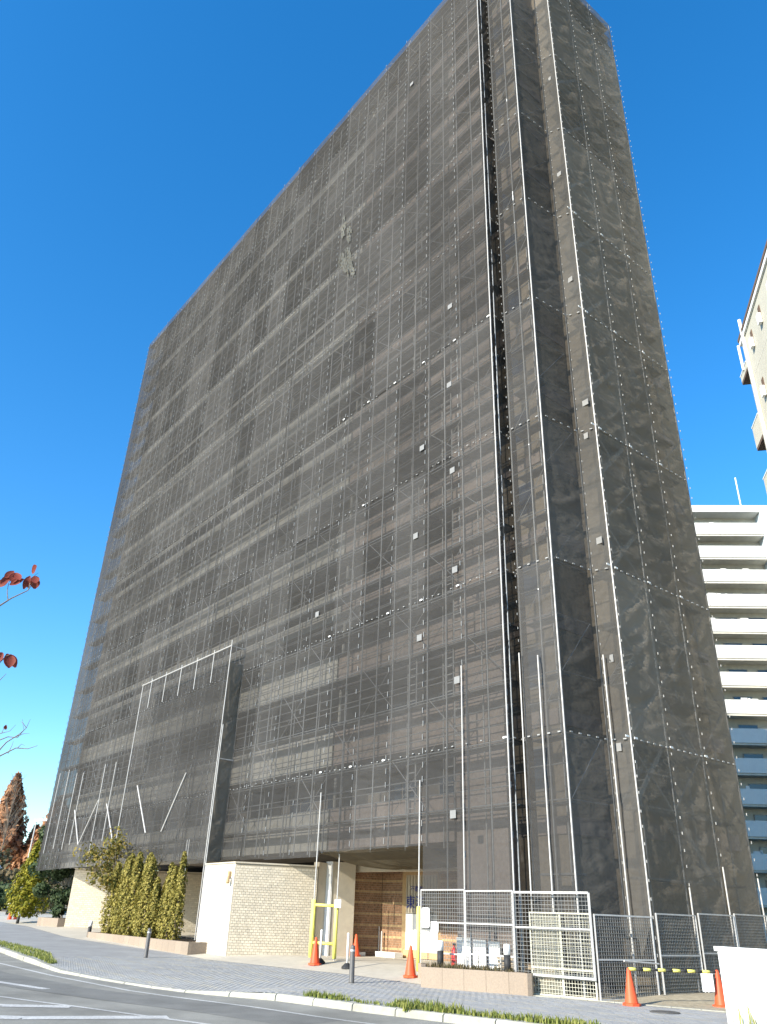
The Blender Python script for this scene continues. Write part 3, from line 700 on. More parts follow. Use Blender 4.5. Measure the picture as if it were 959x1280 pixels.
# planters
def planter(name, poly, z0, z1, label, plants=True):
    p = thing(name, W(poly[0][0], poly[0][1], z0), label, 'planter')
    P = [W(a, c)[:2] for a, c in poly]; cx = sum(q[0] for q in P) / len(P); cy = sum(q[1] for q in P) / len(P)
    n = len(P)
    for i in range(n):   # facing slabs, one by one
        A_, B_ = Vector((*P[i], 0)), Vector((*P[(i + 1) % n], 0)); d = B_ - A_; L = d.length; k = max(1, round(L / .6)); d.normalize()
        nn = Vector((d.y, -d.x, 0)); 
        if nn.dot(Vector((cx, cy, 0)) - A_) > 0: nn = -nn
        for j in range(k):
            a0, a1 = A_ + d * (L * j / k + .003), A_ + d * (L * (j + 1) / k - .003)
            c = (a0 + a1) / 2 - nn * .06; c.z = (z0 + z1) / 2
            MB().boxv(c, d * ((a1 - a0).length / 2), nn * .06, (0, 0, (z1 - z0) / 2)).build('slab', M['granite'], p)
    inner = [(cx + (q[0] - cx) * .93, cy + (q[1] - cy) * .93) for q in P]
    MB().prism(inner, z0, z1 - .06).build('soil', M['soil'], p); return p
planter('planter', [(24.7, -1.65), (13.6, -2.13), (13.65, -1.44), (14.6, -1.3), (14.7, .6), (24.2, .9)], .15, .66, 'long tan granite planter holding the row of narrow conifers')
planter('planter', [(2.0, -1.45), (-.6, -.23), (-.2, -.08), (3.5, -.12)], .02, .56, 'tan granite planter below the mesh fence right of the entrance')
planter('planter', [(38.9, 5.2), (38.9, .5), (35.6, .6), (35.4, 3.0)], .5, 1.05, 'far granite planter at the left end of the shrouded block')

# ------------------------------------------------------------------ fences
def fence_panel(p0, p1, z0, z1, label, step=.09, wire=.0075, m=None, rails=(.55,), post=.034, mw_=None, group='mesh fence panels round the scaffold foot'):
    m = m or M['brightsteel']; p0, p1 = V(p0), V(p1); base = p0.copy(); base.z = z0
    t = thing('mesh_fence_panel', base, label, 'fence', group); d = p1 - p0; d.z = 0; L = d.length; d.normalize(); Z = lambda q, z: Vector((q.x, q.y, z))
    f = MB(); f.bar(Z(p0, z0), Z(p0, z1), post); f.bar(Z(p1, z0), Z(p1, z1), post); f.bar(Z(p0, z1), Z(p1, z1), post, post); f.bar(Z(p0, z0 + .03), Z(p1, z0 + .03), post, post); f.build('frame', m, t)
    for r in rails:
        MB().bar(Z(p0, z0 + (z1 - z0) * r), Z(p1, z0 + (z1 - z0) * r), .03, .035).build('rail', m, t)
    w = MB(); n = int(L / step)
    for k in range(1, n): q = p0 + d * (L * k / n); w.bar(Z(q, z0 + .05), Z(q, z1 - .02), wire)
    n = int((z1 - z0) / step); off = Vector((d.y, -d.x, 0)) * wire * .7
    for k in range(1, n): zz = z0 + (z1 - z0) * k / n; w.bar(Z(p0, zz) + off, Z(p1, zz) + off, wire)
    w.build('wire_mesh', mw_ or M['wire'], t, kind='stuff'); return t
fence_panel(W(3.50, -.15), W(1.74, -.15), .45, 2.37, 'mesh fence panel with two white notices beside the entrance', rails=(.58, .2))
fence_panel(W(1.70, -.15), W(-.02, -.15), .50, 2.34, 'mesh fence panel above the granite planter, left of the tall tube', rails=(.58, .2))
fence_panel(W(.03, -.12), W(-2.06, .27), .50, 2.31, 'raised mesh panel overlapping the cream gate', rails=(.57,), post=.05)
fence_panel(W(-.38, .04), W(-2.03, .33), .10, 1.86, 'cream mesh gate standing on the ground behind the raised panel', m=M['cream'], mw_=M['cream'], rails=(.33,), step=.075)
gate_ = [o for o in bpy.data.objects if o.get('label', '').startswith('cream mesh gate')][0]
MB().wallbox(W(-.42, .075), W(-1.2, .215), .14, 1.82, .006).build('cover_sheet', M['palesheet'], gate_)
MB().bar(W(-1.2, .185, .1), W(-1.2, .185, 1.86), .045).build('frame', M['cream'], gate_)
fence_panel(W(-2.10, .36), W(-2.34, 2.28), .10, 1.85, 'mesh panel between the cream gate and the corner tube', step=.075, rails=(.47,))
fence_panel(W(-2.42, 2.40), W(-2.44, 4.12), .12, 1.93, 'slanting mesh panel right of the corner tube, behind the striped bar', step=.07, rails=(.5,))
fence_panel(W(-2.47, 4.22), W(-2.46, 5.95), .18, 1.98, 'mesh panel behind the white wall, third before the far corner', step=.07, rails=(.5, .25))
fence_panel(W(-2.46, 6.02), W(-2.46, 7.75), .18, 2.02, 'last mesh panel at the far corner of the scaffold', step=.07, rails=(.5,))
for (u0, u1, z0, z1, lb) in ((3.45, 3.12, 1.42, 1.92, 'taller white notice board on the mesh fence'), (3.06, 2.76, 1.30, 1.58, 'smaller white notice board on the mesh fence')):
    n_ = MB(); w_, h_ = (u0 - u1) / 2, (z1 - z0) / 2; c_ = W((u0 + u1) / 2 - .05, -.20, (z0 + z1) / 2); pts = []
    for cx_, cz_, a_ in ((1, 1, 0), (-1, 1, 90), (-1, -1, 180), (1, -1, 270)):
        for q in range(0, 91, 30): pts.append((cx_ * (w_ - .06) + .06 * math.cos(R(a_ + q)), cz_ * (h_ - .06) + .06 * math.sin(R(a_ + q))))
    n = len(pts); n_.add([c_ + AX * p[0] + Vector((0, 0, p[1])) - BX * .008 for p in pts] + [c_ + AX * p[0] + Vector((0, 0, p[1])) + BX * .008 for p in pts],
        [tuple(range(n)), tuple(range(n, 2 * n))[::-1]] + [(i, n + i, n + (i + 1) % n, (i + 1) % n) for i in range(n)])
    n_.build('notice_board', M['white'], base=c_, label=lb, cat='sign')
# things behind the fence
for k, (u0, u1, z1) in enumerate(((3.0, 2.45, 1.22), (2.36, 1.85, 1.18), (1.78, 1.35, 1.16))):
    MB().ubox(u1, u0, .75, .79, .40, z1).ubox(u1, u0, .73, .81, .38, .42).build('white_board', M['white'], base=W(u0, .75, .4), label=('leftmost', 'middle', 'rightmost')[k] + ' of the three white boards standing behind the mesh fence', cat='board', group='white boards behind the fence')
fe = thing('fire_extinguisher', W(2.62, .2, .52), 'red fire extinguisher standing behind the mesh fence', 'fire extinguisher')
MB().lathe([(.075, 0), (.08, .03), (.08, .38), (.05, .46), (.025, .48), (.025, .52)], 10, W(2.62, .3, .50)).build('cylinder_body', M['red'], fe, smooth=True)
MB().boxv(W(2.62, .3, 1.05), AX * .05, BX * .02, (0, 0, .03)).build('valve', M['black'], fe)
MB().tube([W(2.62, .3, 1.02), W(2.52, .26, .98), W(2.52, .24, .7)], .012, 5).build('hose', M['black'], fe)
bxb = thing('board_stack', W(.9, .7, .4), 'stack of brown boards behind the mesh fence', 'boards')
for k in range(5): MB().ubox(.5 + .01 * k, 1.15 + .015 * k, .5, .9, .42 + k * .085, .495 + k * .085).build('board', M['tan'], bxb)
pr_ = thing('pipe_rail', W(1, .25, .4), 'low white pipe rail behind the mesh fence', 'rail')
MB().tube([W(1.7, .25, .86), W(.1, .25, .86)], .022).build('rail', M['brightsteel'], pr_)
for uu in (1.65, .85, .15): MB().tube([W(uu, .25, .35), W(uu, .25, .86)], .02).build('post', M['brightsteel'], pr_)
# heap of black netting
hp = MB(); nx, ny = 26, 10
hv = []
for j in range(ny):
    for i in range(nx):
        tx, ty = i / (nx - 1), j / (ny - 1)
        hgt = math.sin(math.pi * ty) ** .7 * (.35 + .3 * math.sin(tx * 9) ** 2 + .12 * math.sin(tx * 31 + ty * 7)) * min(1, 6 * tx * (1 - tx))
        hv.append(W(-1.95 + .5 * ty - .35 * math.sin(tx * 3), 2.2 + 5.0 * tx, .15 + hgt) if False else W(-.5 - 1.1 * tx + .3 * ty, .75 + 1.0 * tx + .5 * ty, .08 + hgt))
hp.add(hv, [(j * nx + i, j * nx + i + 1, (j + 1) * nx + i + 1, (j + 1) * nx + i) for j in range(ny - 1) for i in range(nx - 1)])
hp.build('netting_heap', M['black'], base=W(-1, 1.4, .1), label='crumpled heap of black netting behind the fence', cat='netting', smooth=True)

# ------------------------------------------------------------------ cones, posts, bollards, bars
cone = thing('traffic_cone', W(3.8, -.25, fz(3.8, -.25)), 'orange traffic cone by the yellow tube at the entrance', 'traffic cone', 'orange traffic cones')
o_ = ORG[cone]
MB().lathe([(.165, .045), (.155, .07), (.15, .09), (.04, .74), (.03, .77), (.012, .78)], 14, o_).build('cone_body', M['orange'], cone, smooth=True)
MB().prism([(o_.x + .19 * math.cos(R(a)) * (1.12 if (a // 22) % 2 else 1.12), o_.y + .19 * math.sin(R(a)) * 1.12) for a in range(22, 382, 45)], o_.z, o_.z + .05).build('cone_base', M['orange'], cone)
copy_tree(cone, W(7.95, -.6, fz(8, -.6)), .4, .97, 'orange traffic cone against the foot of the cream brick wall')
copy_tree(cone, W(-3.0, .26, g(-2)), .2, .92, 'orange traffic cone carrying the left end of the striped bar')
copy_tree(cone, W(-4.21, 1.81, .12), .7, .92, 'orange traffic cone half hidden by the white wall')
copy_tree(cone, W(10.6, 3.0, .38), .7, .9, 'dark red traffic cone in the shade of the entrance')
copy_tree(cone, (-28.4, 66, .9), .1, 1.0, 'far orange traffic cone at the left edge of the pavement')
copy_tree(cone, (-24.6, 60.6, .70), .5, 1.0, 'left one of two far orange cones side by side')
copy_tree(cone, (-24.15, 60.5, .70), .3, 1.0, 'right one of two far orange cones side by side')
dp = thing('delineator_post', W(8.1, -.3, fz(8.1, -.3)), 'white post on a black rubber foot next to the brick wall', 'post', 'white posts on rubber feet')
o_ = ORG[dp]
MB().lathe([(.17, 0), (.165, .05), (.09, .12), (.05, .15)], 10, o_).build('rubber_foot', M['black'], dp)
MB().lathe([(.035, .12), (.035, .93), (.02, .95)], 8, o_).build('post', M['white'], dp, smooth=True)
copy_tree(dp, W(6.6, -.35, fz(6.6, -.35)), 0, 1, 'white post on a black rubber foot next to the dark bollard')
bo = thing('bollard', W(3.5, -2.5, pav_z(3.5, -2.5)), 'slim dark bollard on the pavement before the entrance', 'bollard', 'dark bollards on the pavement')
o_ = ORG[bo]
MB().lathe([(.075, 0), (.07, .02), (.062, .8), (.055, .84), (.0, .86)], 14, o_).build('shaft', M['bollard'], bo, smooth=True)
MB().lathe([(.066, .70), (.068, .71), (.068, .74), (.066, .75)], 14, o_).build('band', M['steel'], bo, smooth=True)
copy_tree(bo, W(12.4, -4.2, pav_z(12.4, -4.2)), 0, 1.0, 'slim dark bollard on the pavement before the conifer row')
bt = thing('bollard_light', W(3.02, -.5, .50), 'white capped black bollard light at the left of the fence planter', 'lamp', 'white capped bollard lights')
o_ = ORG[bt]
MB().lathe([(.085, 0), (.085, .42)], 12, o_).build('post', M['black'], bt, smooth=True); MB().lathe([(.088, .421), (.088, .62), (.07, .65), (.0, .66)], 12, o_).build('lamp_head', M['white'], bt, smooth=True)
bt.location = W(2.2, -.6, .49)
copy_tree(bt, W(.2, -.2, .49), 0, 1, 'white capped black bollard light at the foot of the tall fence tube')
copy_tree(bt, W(24.9, -1.5, .45), 0, 1, 'white capped black bollard light at the left end of the conifer planter')
copy_tree(bt, (-21.9, 55.3, .58), 0, 1.1, 'white capped black bollard light before the far planter')
copy_tree(bt, (-24.6, 60.0, 1.05), 0, 1.1, 'white capped black bollard light on the far planter')
# yellow tube guards at the entrance
yg = thing('tube_guard', W(8.95, -.09, .4), 'bright yellow foam guard frame round the entrance tubes', 'guard')
pa, pb = W(8.95, -.09), W(8.25, .35)
ZZ = lambda p, z: Vector((p.x, p.y, z))
MB().tube([ZZ(pa, .42), ZZ(pa, 2.1)], .075, 8).build('sleeve', M['yellow'], yg, smooth=True); MB().tube([ZZ(pb, .42), ZZ(pb, 2.1)], .065, 8).build('sleeve', M['yellow'], yg, smooth=True)
for z in (.85, 1.95): MB().tube([ZZ(pa, z), ZZ(pb, z - .02)], .045, 8).build('crossbar', M['yellow'], yg, smooth=True)
pole(pb, .36, 3.5, bright_me, 'outer_tube')
y2 = MB().tube([W(3.66, -.09, .35), W(3.66, -.09, 1.95)], .055, 8).build('tube_guard', M['yellow'], base=W(3.66, -.09, .3), label='yellow sleeve round the single tube left of the mesh fence', cat='guard', smooth=True)
sg = MB().boxv(W(8.02, .22, 2.0), AX * .17, BX * .008, (0, 0, .12)).build('notice_board', M['white'], base=W(8.02, .22, 2.0), label='small white notice hung on the yellow guard frame', cat='sign')
bmk = MB()
for k in range(4): bmk.boxv(W(8.14 - .08 * k, .209, 2.06), AX * .025, BX * .002, (0, 0, .012))
bmk.build('marking', M['bollard'], sg)
# striped bar between the right-hand cones
p, q = W(-3.0, .26, .79), W(-4.21, 1.81, .79)
cb = thing('barrier_bar', p, 'black and yellow striped bar resting on two orange cones', 'barrier')
n = 12
for k in range(n):
    a0, a1 = p + (q - p) * (k / n), p + (q - p) * ((k + 1) / n)
    MB().tube([a0, a1], .024 if k % 2 else .032, 8).build('stripe', M['yellow'] if k % 2 == 0 else M['black'], cb, smooth=True)
MB().tube([W(-2.55, .75, .92), W(-2.62, 2.0, .86)], .022, 6).build('loose_pipe', M['brightsteel'], base=W(-2, 2, .84), label='short bright pipe poking out over the orange cone', cat='pipe')
MB().boxv(q + (p - q) * .12 + Vector((0, 0, -.2)) + Vector((-.05, -.12, 0)), (q - p).normalized() * .13, (q - p).normalized().cross(Vector((0, 0, 1))) * .006, (0, 0, .17)).build('notice_board', M['white'], base=q, label='white card hanging from the striped bar', cat='sign')
MB().lathe([(.30, 0), (.30, .012), (.27, .016)], 14, W(-4.2, -.33, pav_z(-4.2, -.33) + .006)).build('drain_cover', M['bollard'], base=W(-4.2, -.33, .1), label='round dark drain cover in the paving near the cone', cat='drain cover')
# long white wall at the right edge
ww = thing('white_wall', (5.95, 14.9, -.1), 'plain white boundary wall at the right edge', 'wall')
A_, B_ = Vector((5.86, 14.9, 0)), Vector((7.35, 9.9, 0))
MB().wallbox(A_, B_, -.1, 1.30, .16).build('wall', M['offwhite'], ww)
for t_ in (.36, .72): MB().wallbox(A_.lerp(B_, t_), A_.lerp(B_, t_ + .006), 0, 1.3, .02, .004).build('joint_strip', M['steel'], ww)
MB().wallbox(A_ + Vector((-.02, .05, 0)), B_, 1.303, 1.37, .2, .02).build('coping', M['white'], ww)

# ------------------------------------------------------------------ plants
def quads(P, Nn, size, asp=1.6, r=nrg):
    n = len(P); up = r.standard_normal((n, 3)); Nn = Nn / np.maximum(1e-6, np.linalg.norm(Nn, axis=1))[:, None]
    x = np.cross(Nn, up); x /= np.maximum(1e-6, np.linalg.norm(x, axis=1))[:, None]; y = np.cross(Nn, x)
    s = size * r.uniform(.6, 1.4, n)[:, None]
    q = np.stack([P - x * s * .5, P - y * s * asp * .5 * .6, P + x * s * .5, P + y * s * asp * .5], 1)
    return q.reshape(-1, 3), [(4 * i, 4 * i + 1, 4 * i + 2, 4 * i + 3) for i in range(n)]
def cloud(name, P, Nn, size, m, parent, asp=1.6):
    v, f = quads(np.asarray(P), np.asarray(Nn), size, asp); b = MB(); b.add(v.tolist(), f)
    return b.build(name, m, parent, kind=None)
def conifer(loc, h, r0, m, label, group=None, n=1500, leaf=.09, cat='tree', name='conifer', taper=.8):
    t = thing(name, loc, label, cat, group); L = V(loc)
    MB().tube([L, L + Vector((0, 0, h * .9))], [.05, .015], 6).build('trunk', M['bark'], t)
    z = nrg.random(n) ** .9; prof = np.where(z < .12, .55 + z / .12 * .45, (1 - (z - .12) / .88) ** taper)
    a = nrg.random(n) * 2 * np.pi; lump = 1 + .22 * np.sin(3 * a + 9 * z) + .18 * np.sin(7 * a - 21 * z) + .14 * nrg.standard_normal(n)
    rr = r0 * prof * lump * (.45 + .55 * nrg.random(n) ** .4)
    P = np.stack([L.x + rr * np.cos(a), L.y + rr * np.sin(a), L.z + .05 + z * h], 1)
    Nn = np.stack([np.cos(a), np.sin(a), .5 + 0 * a], 1) + .5 * nrg.standard_normal((n, 3))
    cloud('crown', P, Nn, leaf, m, t, 2.0); return t
cols = [(23.1, 2.9, 'leftmost'), (22.3, 3.1, 'second from the left'), (21.5, 3.2, 'third from the left'), (20.8, 3.25, 'fourth from the left'), (20.0, 3.2, 'fifth from the left'), (19.3, 3.0, 'sixth from the left'),
        (18.5, 2.2, 'seventh from the left'), (17.75, 2.75, 'third from the right'), (17.05, 2.6, 'second from the right'), (16.3, 3.1, 'rightmost')]
for i, (u_, h_, lb) in enumerate(cols):
    conifer(W(u_, -1.35 + .12 * math.sin(i * 2), .58), h_, .40 if i < 6 else .28, M['conifer'], lb + ' slim olive conifer in the long granite planter', 'slim conifers in the planter', n=3400 if i < 6 else 2000, leaf=.06, taper=.42)
for i in range(6):
    conifer(W(22.5 - i * .95, -.85, .58), 2.2 + .25 * math.sin(i * 1.7), .34, M['conifer'], ('first', 'second', 'third', 'fourth', 'fifth', 'sixth')[i] + ' from the left of the conifers in the back row of the planter', 'slim conifers in the planter', n=1100, leaf=.085, taper=.45)
def broad(loc, h, rad, zc, m, label, n=2500, leaf=.14, trunk=.06, name='tree', cat='tree', clumps=12, bark='bark', stems=3, group=None):
    t = thing(name, loc, label, cat, group); L = V(loc); T = MB(); cl = []
    for k in range(clumps):
        a = rng.uniform(0, 6.28); q = rng.uniform(.15, 1) ** .6; zz = zc + (h - zc) * rng.uniform(-.45, 1)
        cl.append((L.x + rad * q * math.cos(a), L.y + rad * q * math.sin(a), L.z + max(.3, zz * .92), rad * rng.uniform(.22, .45)))
    for k in range(stems):
        c = cl[k]; T.tube([L + Vector((.08 * k, .05 * k, -.1)), L + Vector((.2 * math.sin(k * 2), .1 * k, h * .35)), Vector(c[:3])], [trunk, trunk * .7, trunk * .2], 6)
    for c in cl[stems:]: T.tube([L + Vector((0, 0, h * .35)), Vector(c[:3])], [trunk * .4, trunk * .1], 4)
    T.build('trunk', M[bark], t)
    idx = nrg.integers(0, len(cl), n); ca = np.array(cl); d = nrg.standard_normal((n, 3)); d /= np.linalg.norm(d, axis=1)[:, None]
    P = ca[idx, :3] + d * ca[idx, 3:4] * (nrg.random(n) ** .5)[:, None] * np.array([1.1, 1.1, .9])
    cloud('crown', P, d + .6 * nrg.standard_normal((n, 3)), leaf, m, t); return t
broad(W(24.2, -.9, .58), 4.3, 1.75, 2.9, M['yleaf'], 'thin garden tree with yellowing leaves left of the conifer row', 1900, .11, .05, clumps=16)
conifer((-21.9, 56.0, .95), 4.6, 1.15, M['golden'], 'golden green cone shaped conifer at the far left corner', n=6500, leaf=.11, taper=.75, name='conifer')
broad((-19.3, 55.0, .9), 5.4, 1.75, 2.6, M['ever'], 'dark evergreen tree right of the golden conifer', 8500, .14, .09, clumps=18, bark='palebark')
broad((-17.9, 53.4, .8), 2.0, 1.2, 1.0, M['ever'], 'low dark shrub under the far evergreen tree', 1500, .16, .04, name='shrub', cat='shrub', clumps=10)
# planter shrubs and ground cover
gc = MB(); n = 700
def tuft(b, c, h, w, n, lean=.5):
    for k in range(n):
        a = rng.uniform(0, 6.28); hh = h * rng.uniform(.4, 1.1); p = V(c) + Vector((rng.gauss(0, w), rng.gauss(0, w), 0))
        d = Vector((math.cos(a), math.sin(a), 0)) * hh * lean * rng.uniform(.1, 1); s = Vector((-math.sin(a), math.cos(a), 0)) * (.010 + .012 * hh)
        b.add([p - s, p + s, p + d * .35 + Vector((0, 0, hh * .6)) + s * .7, p + d * .35 + Vector((0, 0, hh * .6)) - s * .7, p + d + Vector((0, 0, hh * .9))], [(0, 1, 2, 3), (3, 2, 4)])
b = MB()
for k in range(70):
    t_ = rng.random(); u_ = 2.4 - 2.5 * t_; tuft(b, W(u_, -.85 + .65 * t_ + rng.uniform(-.2, .3), .49), .2, .05, 10)
b.build('ground_cover', M['olive'], kind='stuff', label='scrubby ground cover in the planter below the mesh fence')
b = MB()
u_ = .9
while u_ > -8:
    dens = .55 + .45 * math.sin(u_ * 2.3) + (.5 if -4.2 < u_ < -1.3 else 0)
    for k in range(int(1 + 4.5 * max(0, dens + .25 * math.sin(u_ * 7.1)))):
        vv = vk(u_) + .19 + abs(rng.gauss(0, .10 + .07 * max(0, dens))); tuft(b, W(u_ + rng.uniform(-.05, .05), vv, pav_z(u_, vv)), .07 + .11 * max(0, dens) * rng.random(), .03, 7)
    u_ -= .07
b.build('verge_grass', M['grass'], kind='stuff', label='green grass tufts growing behind the kerb')
b = MB(); u_ = 10.6
while u_ < 22:
    for k in range(6):
        vv = vk(u_) + .2 + rng.uniform(0, min(.8, .1 + (u_ - 10.6) * .2)); tuft(b, W(u_, vv, pav_z(u_, vv)), .09, .05, 6)
    u_ += .13
b.build('verge_grass', M['grass'], kind='stuff', label='grass strip behind the kerb at the left')
wd_ = MB(); tuft(wd_, W(-1.9, vk(-1.9) + .02, rz(-1.9, 0) + .1), .24, .05, 26, 1.2); wd_.build('weed', M['grass'], base=W(-1.9, vk(-1.9), rz(-1.9, 0)), label='single leafy weed drooping over the kerb face', cat='weed')
b = MB()
for k in range(46):
    tuft(b, (5.95 + rng.uniform(-.1, .35), 13.6 + rng.uniform(-.8, .8), -.1), rng.uniform(.35, .85), .06, 5, .5)
b.build('tall_grass', M['strawgrass'], kind='stuff', label='tall straw coloured grass before the white wall')

# near tree at the left edge: a few red leaves and bare twigs reach into view
nt_ = thing('red_leaved_tree', (-3.75, 5.6, -.1), 'slender tree with a few red leaves on bare twigs', 'tree')
T = MB(); base = Vector((-3.75, 5.6, -.1))
T.tube([base, base + Vector((.03, 0, 1.6)), base + Vector((-.02, .05, 3.2)), base + Vector((.05, 0, 4.6))], [.07, .055, .035, .01], 7)
def twig(pts, r0=.007): T.tube(pts, [r0 * (1 - .75 * i / (len(pts) - 1)) for i in range(len(pts))], 5)
Y = 5.5
def px(x, y, yy=Y):  # a point at distance yy on the sight line through photo position x, y
    d = Fv + Rv * ((x - 479.5) / FPX) - Uv * ((y - 640) / FPX); return d * (yy / d.y) + Vector((0, 0, CAM_H))
twig([base + Vector((.0, 0, 3.0)), px(-40, 775), px(0, 757), px(14, 748), px(35, 738), px(42, 728)], .009)
twig([px(10, 750), px(9, 740), px(11, 728), px(18, 718)], .004); twig([px(35, 738), px(40, 722), px(48, 716)], .004)
twig([base + Vector((0, 0, 2.6)), px(-30, 862), px(0, 850), px(8, 842)], .006)
twig([px(-20, 838), px(0, 828), px(8, 820), px(14, 818)], .006); twig([px(-20, 855), px(-20, 838)], .006)
twig([base + Vector((0, 0, 2.3)), px(-30, 958), px(0, 945), px(20, 935), px(35, 936), px(47, 932)], .007)
twig([px(-10, 948), px(8, 928), px(24, 918), px(33, 910), px(38, 899)], .005); twig([px(20, 921), px(30, 917), px(37, 917)], .003)
twig([px(0, 925), px(10, 921), px(22, 922), px(30, 913), px(28, 899)], .004); twig([px(10, 942), px(15, 932), px(17, 926)], .003); twig([px(22, 935), px(27, 930), px(31, 932)], .003)
twig([px(-15, 935), px(0, 917), px(12, 914), px(20, 906)], .004); twig([px(33, 910), px(29, 904), px(26, 902)], .003); twig([px(2, 917), px(5, 910), px(9, 913)], .003)
T.build('trunk', M['bark'], nt_)
def leaf(p, direc, L=.1, wdt=.05, curl=.35):
    d = V(direc).normalized(); side = d.cross(Vector((.3, -.9, .2))).normalized(); up = side.cross(d); vs = []; fs = []
    n = 5
    for i in range(n + 1):
        t_ = i / n; w_ = wdt * math.sin(math.pi * (t_ * .92 + .04)) ** .8; c = V(p) + d * L * t_ + up * curl * L * (t_ ** 2)
        vs += [c - side * w_ * .5 + up * w_ * .25, c, c + side * w_ * .5 + up * w_ * .25]
    for i in range(n):
        o = i * 3; fs += [(o, o + 1, o + 4, o + 3), (o + 1, o + 2, o + 5, o + 4)]
    return MB().add(vs, fs).build('leaf', M['redleaf'], nt_, smooth=True)
for x, y, dx, dz in ((18, 714, -.6, -.8), (19, 716, .05, -1), (14, 720, -.5, -1), (10, 727, -.9, -.6), (20, 716, .5, -.8), (36, 722, .3, -1), (44, 720, .25, -.9), (38, 720, -.3, -1), (30, 724, -.6, -.4), (40, 716, .9, .4), (45, 722, .0, -1),
                     (4, 816, -.5, -.9), (9, 817, .3, -1), (12, 818, .6, -.9), (15, 820, .15, -1), (2, 818, -.9, -.3), (8, 906, -.2, -.6)):
    leaf(px(x, y), (dx, rng.uniform(-.4, .4), dz), rng.uniform(.07, .11) if y < 900 else .04, rng.uniform(.05, .075) if y < 900 else .025, rng.uniform(-.5, .5))

# ------------------------------------------------------------------ the far left: rust trees, bare trees, scrub, lamp
def bare(loc, h, label, spread=.3, r0=.12):
    t = thing('bare_tree', loc, label, 'tree', 'bare trees in the distance'); L = V(loc); T = MB(); TW = MB()
    T.tube([L, L + Vector((.1, 0, h * .5)), L + Vector((0, 0, h))], [r0, r0 * .6, r0 * .1], 6)
    for k in range(46):
        z = rng.uniform(.3, .97); a = rng.uniform(0, 6.28); l = h * spread * (1.15 - z) * rng.uniform(.5, 1.1) + .4
        p = L + Vector((0, 0, z * h)); q = p + Vector((math.cos(a) * l * .6, math.sin(a) * l * .6, l * 1.1)); TW.tube([p, (p + q) / 2 + Vector((0, 0, -.1)), q], [r0 * .3, r0 * .2, r0 * .06], 4)
        for j in range(3):
            s = p.lerp(q, rng.uniform(.4, .95)); TW.tube([s, s + Vector((rng.uniform(-.5, .5), rng.uniform(-.5, .5), rng.uniform(.3, .9))) * l * .5], [r0 * .12, r0 * .04], 3)
    T.build('trunk', M['bark'], t); TW.build('branches', M['bark'], t); return t
for i, (x, y, h, r0, lb) in enumerate(((-60.8, 140, 19.5, 4.6, 'tall rust coloured conifer nearest the left edge'), (-68, 141, 17, 3.4, 'rust coloured conifer cut by the left edge'), (-56.5, 142, 11.5, 3.0, 'lower rust coloured conifer behind the lamp post'),
                                       (-52.6, 140, 16.0, 5.2, 'rust coloured conifer right of the lamp post, partly behind the netting'))):
    conifer((x, y, 2.0), h, r0, M['rust'], lb, 'rust coloured autumn conifers', n=7000, leaf=.55, taper=.8)
bare((-55.5, 128, 2), 18, 'tall bare tree with fine twigs beside the netting edge', .32, .14)
bare((-60, 120, 2), 14, 'bare tree at the left edge before the rust conifers', .3, .12)
bare((-25.8, 66.5, .9), 6.2, 'young bare tree with a pale trunk at the pavement', .25, .07)
for i, (x, y, h, r, mt) in enumerate(((-43, 100, 5.2, 4.0, 'olive'), (-39, 98, 4.2, 3.2, 'olive'), (-36, 96, 3.6, 3.0, 'ever'), (-47, 104, 6, 4.5, 'olive'), (-33.5, 90, 3.6, 3, 'olive'), (-41, 92, 2.2, 2.6, 'ever'), (-36, 88, 2.0, 2.4, 'ever'), (-31, 84, 2.6, 2.2, 'olive'))):
    broad((x, y, 1.2), h, r, h * .5, M[mt], ('largest brown scrub bush behind the far pavement', 'second brown scrub bush behind the far pavement', 'dark green bush behind the far pavement', 'brown scrub bush cut by the left edge', 'brown bush just left of the golden conifer', 'low dark hedge bush at the left edge', 'low dark hedge bush left of the golden conifer', 'low brown bush beside the golden conifer')[i], 1500, .42, .08, 'bush', 'bush', 14, group='scrub bushes in the distance')
lp = thing('street_lamp', (-29.6, 74, 1.0), 'slim grey street lamp before the rust coloured trees', 'street lamp')
MB().tube([(-29.6, 74, 1), (-29.6, 74, 8.3)], [.09, .05], 8).build('pole', M['brightsteel'], lp); MB().boxv((-29.1, 73.8, 8.35), (.55, 0, .05), (0, .16, 0), (0, 0, .09)).build('lamp_head', M['white'], lp)
van = thing('white_van', (-56.5, 128, 5.3), 'far white van glimpsed on the bank between the bushes', 'van')
MB().box(-58.3, -54.8, 127, 128.8, 5.6, 6.6).box(-58.2, -55.3, 127.05, 128.75, 6.6, 7.3).build('body', M['white'], van)
MB().box(-58.0, -56.9, 126.98, 127.04, 6.65, 7.15).box(-56.7, -55.5, 126.98, 127.04, 6.65, 7.15).build('window', M['glass'], van)
for x in (-57.6, -55.5): MB().tube([(x, 127.0, 5.6), (x, 127.3, 5.6)], .35, 10).build('wheel', M['black'], van)
mb = MB(); nx, ny = 24, 6
mb.add([(-110 + 5 * i, 112 + 12 * j, 1.0 + (3.9 + .5 * math.sin(i * 1.3)) * min(1, j / 1.5)) for j in range(ny) for i in range(nx)], [(j * nx + i, j * nx + i + 1, (j + 1) * nx + i + 1, (j + 1) * nx + i) for j in range(ny - 1) for i in range(nx - 1)])
mb.build('bank', M['terrain'], kind='structure')

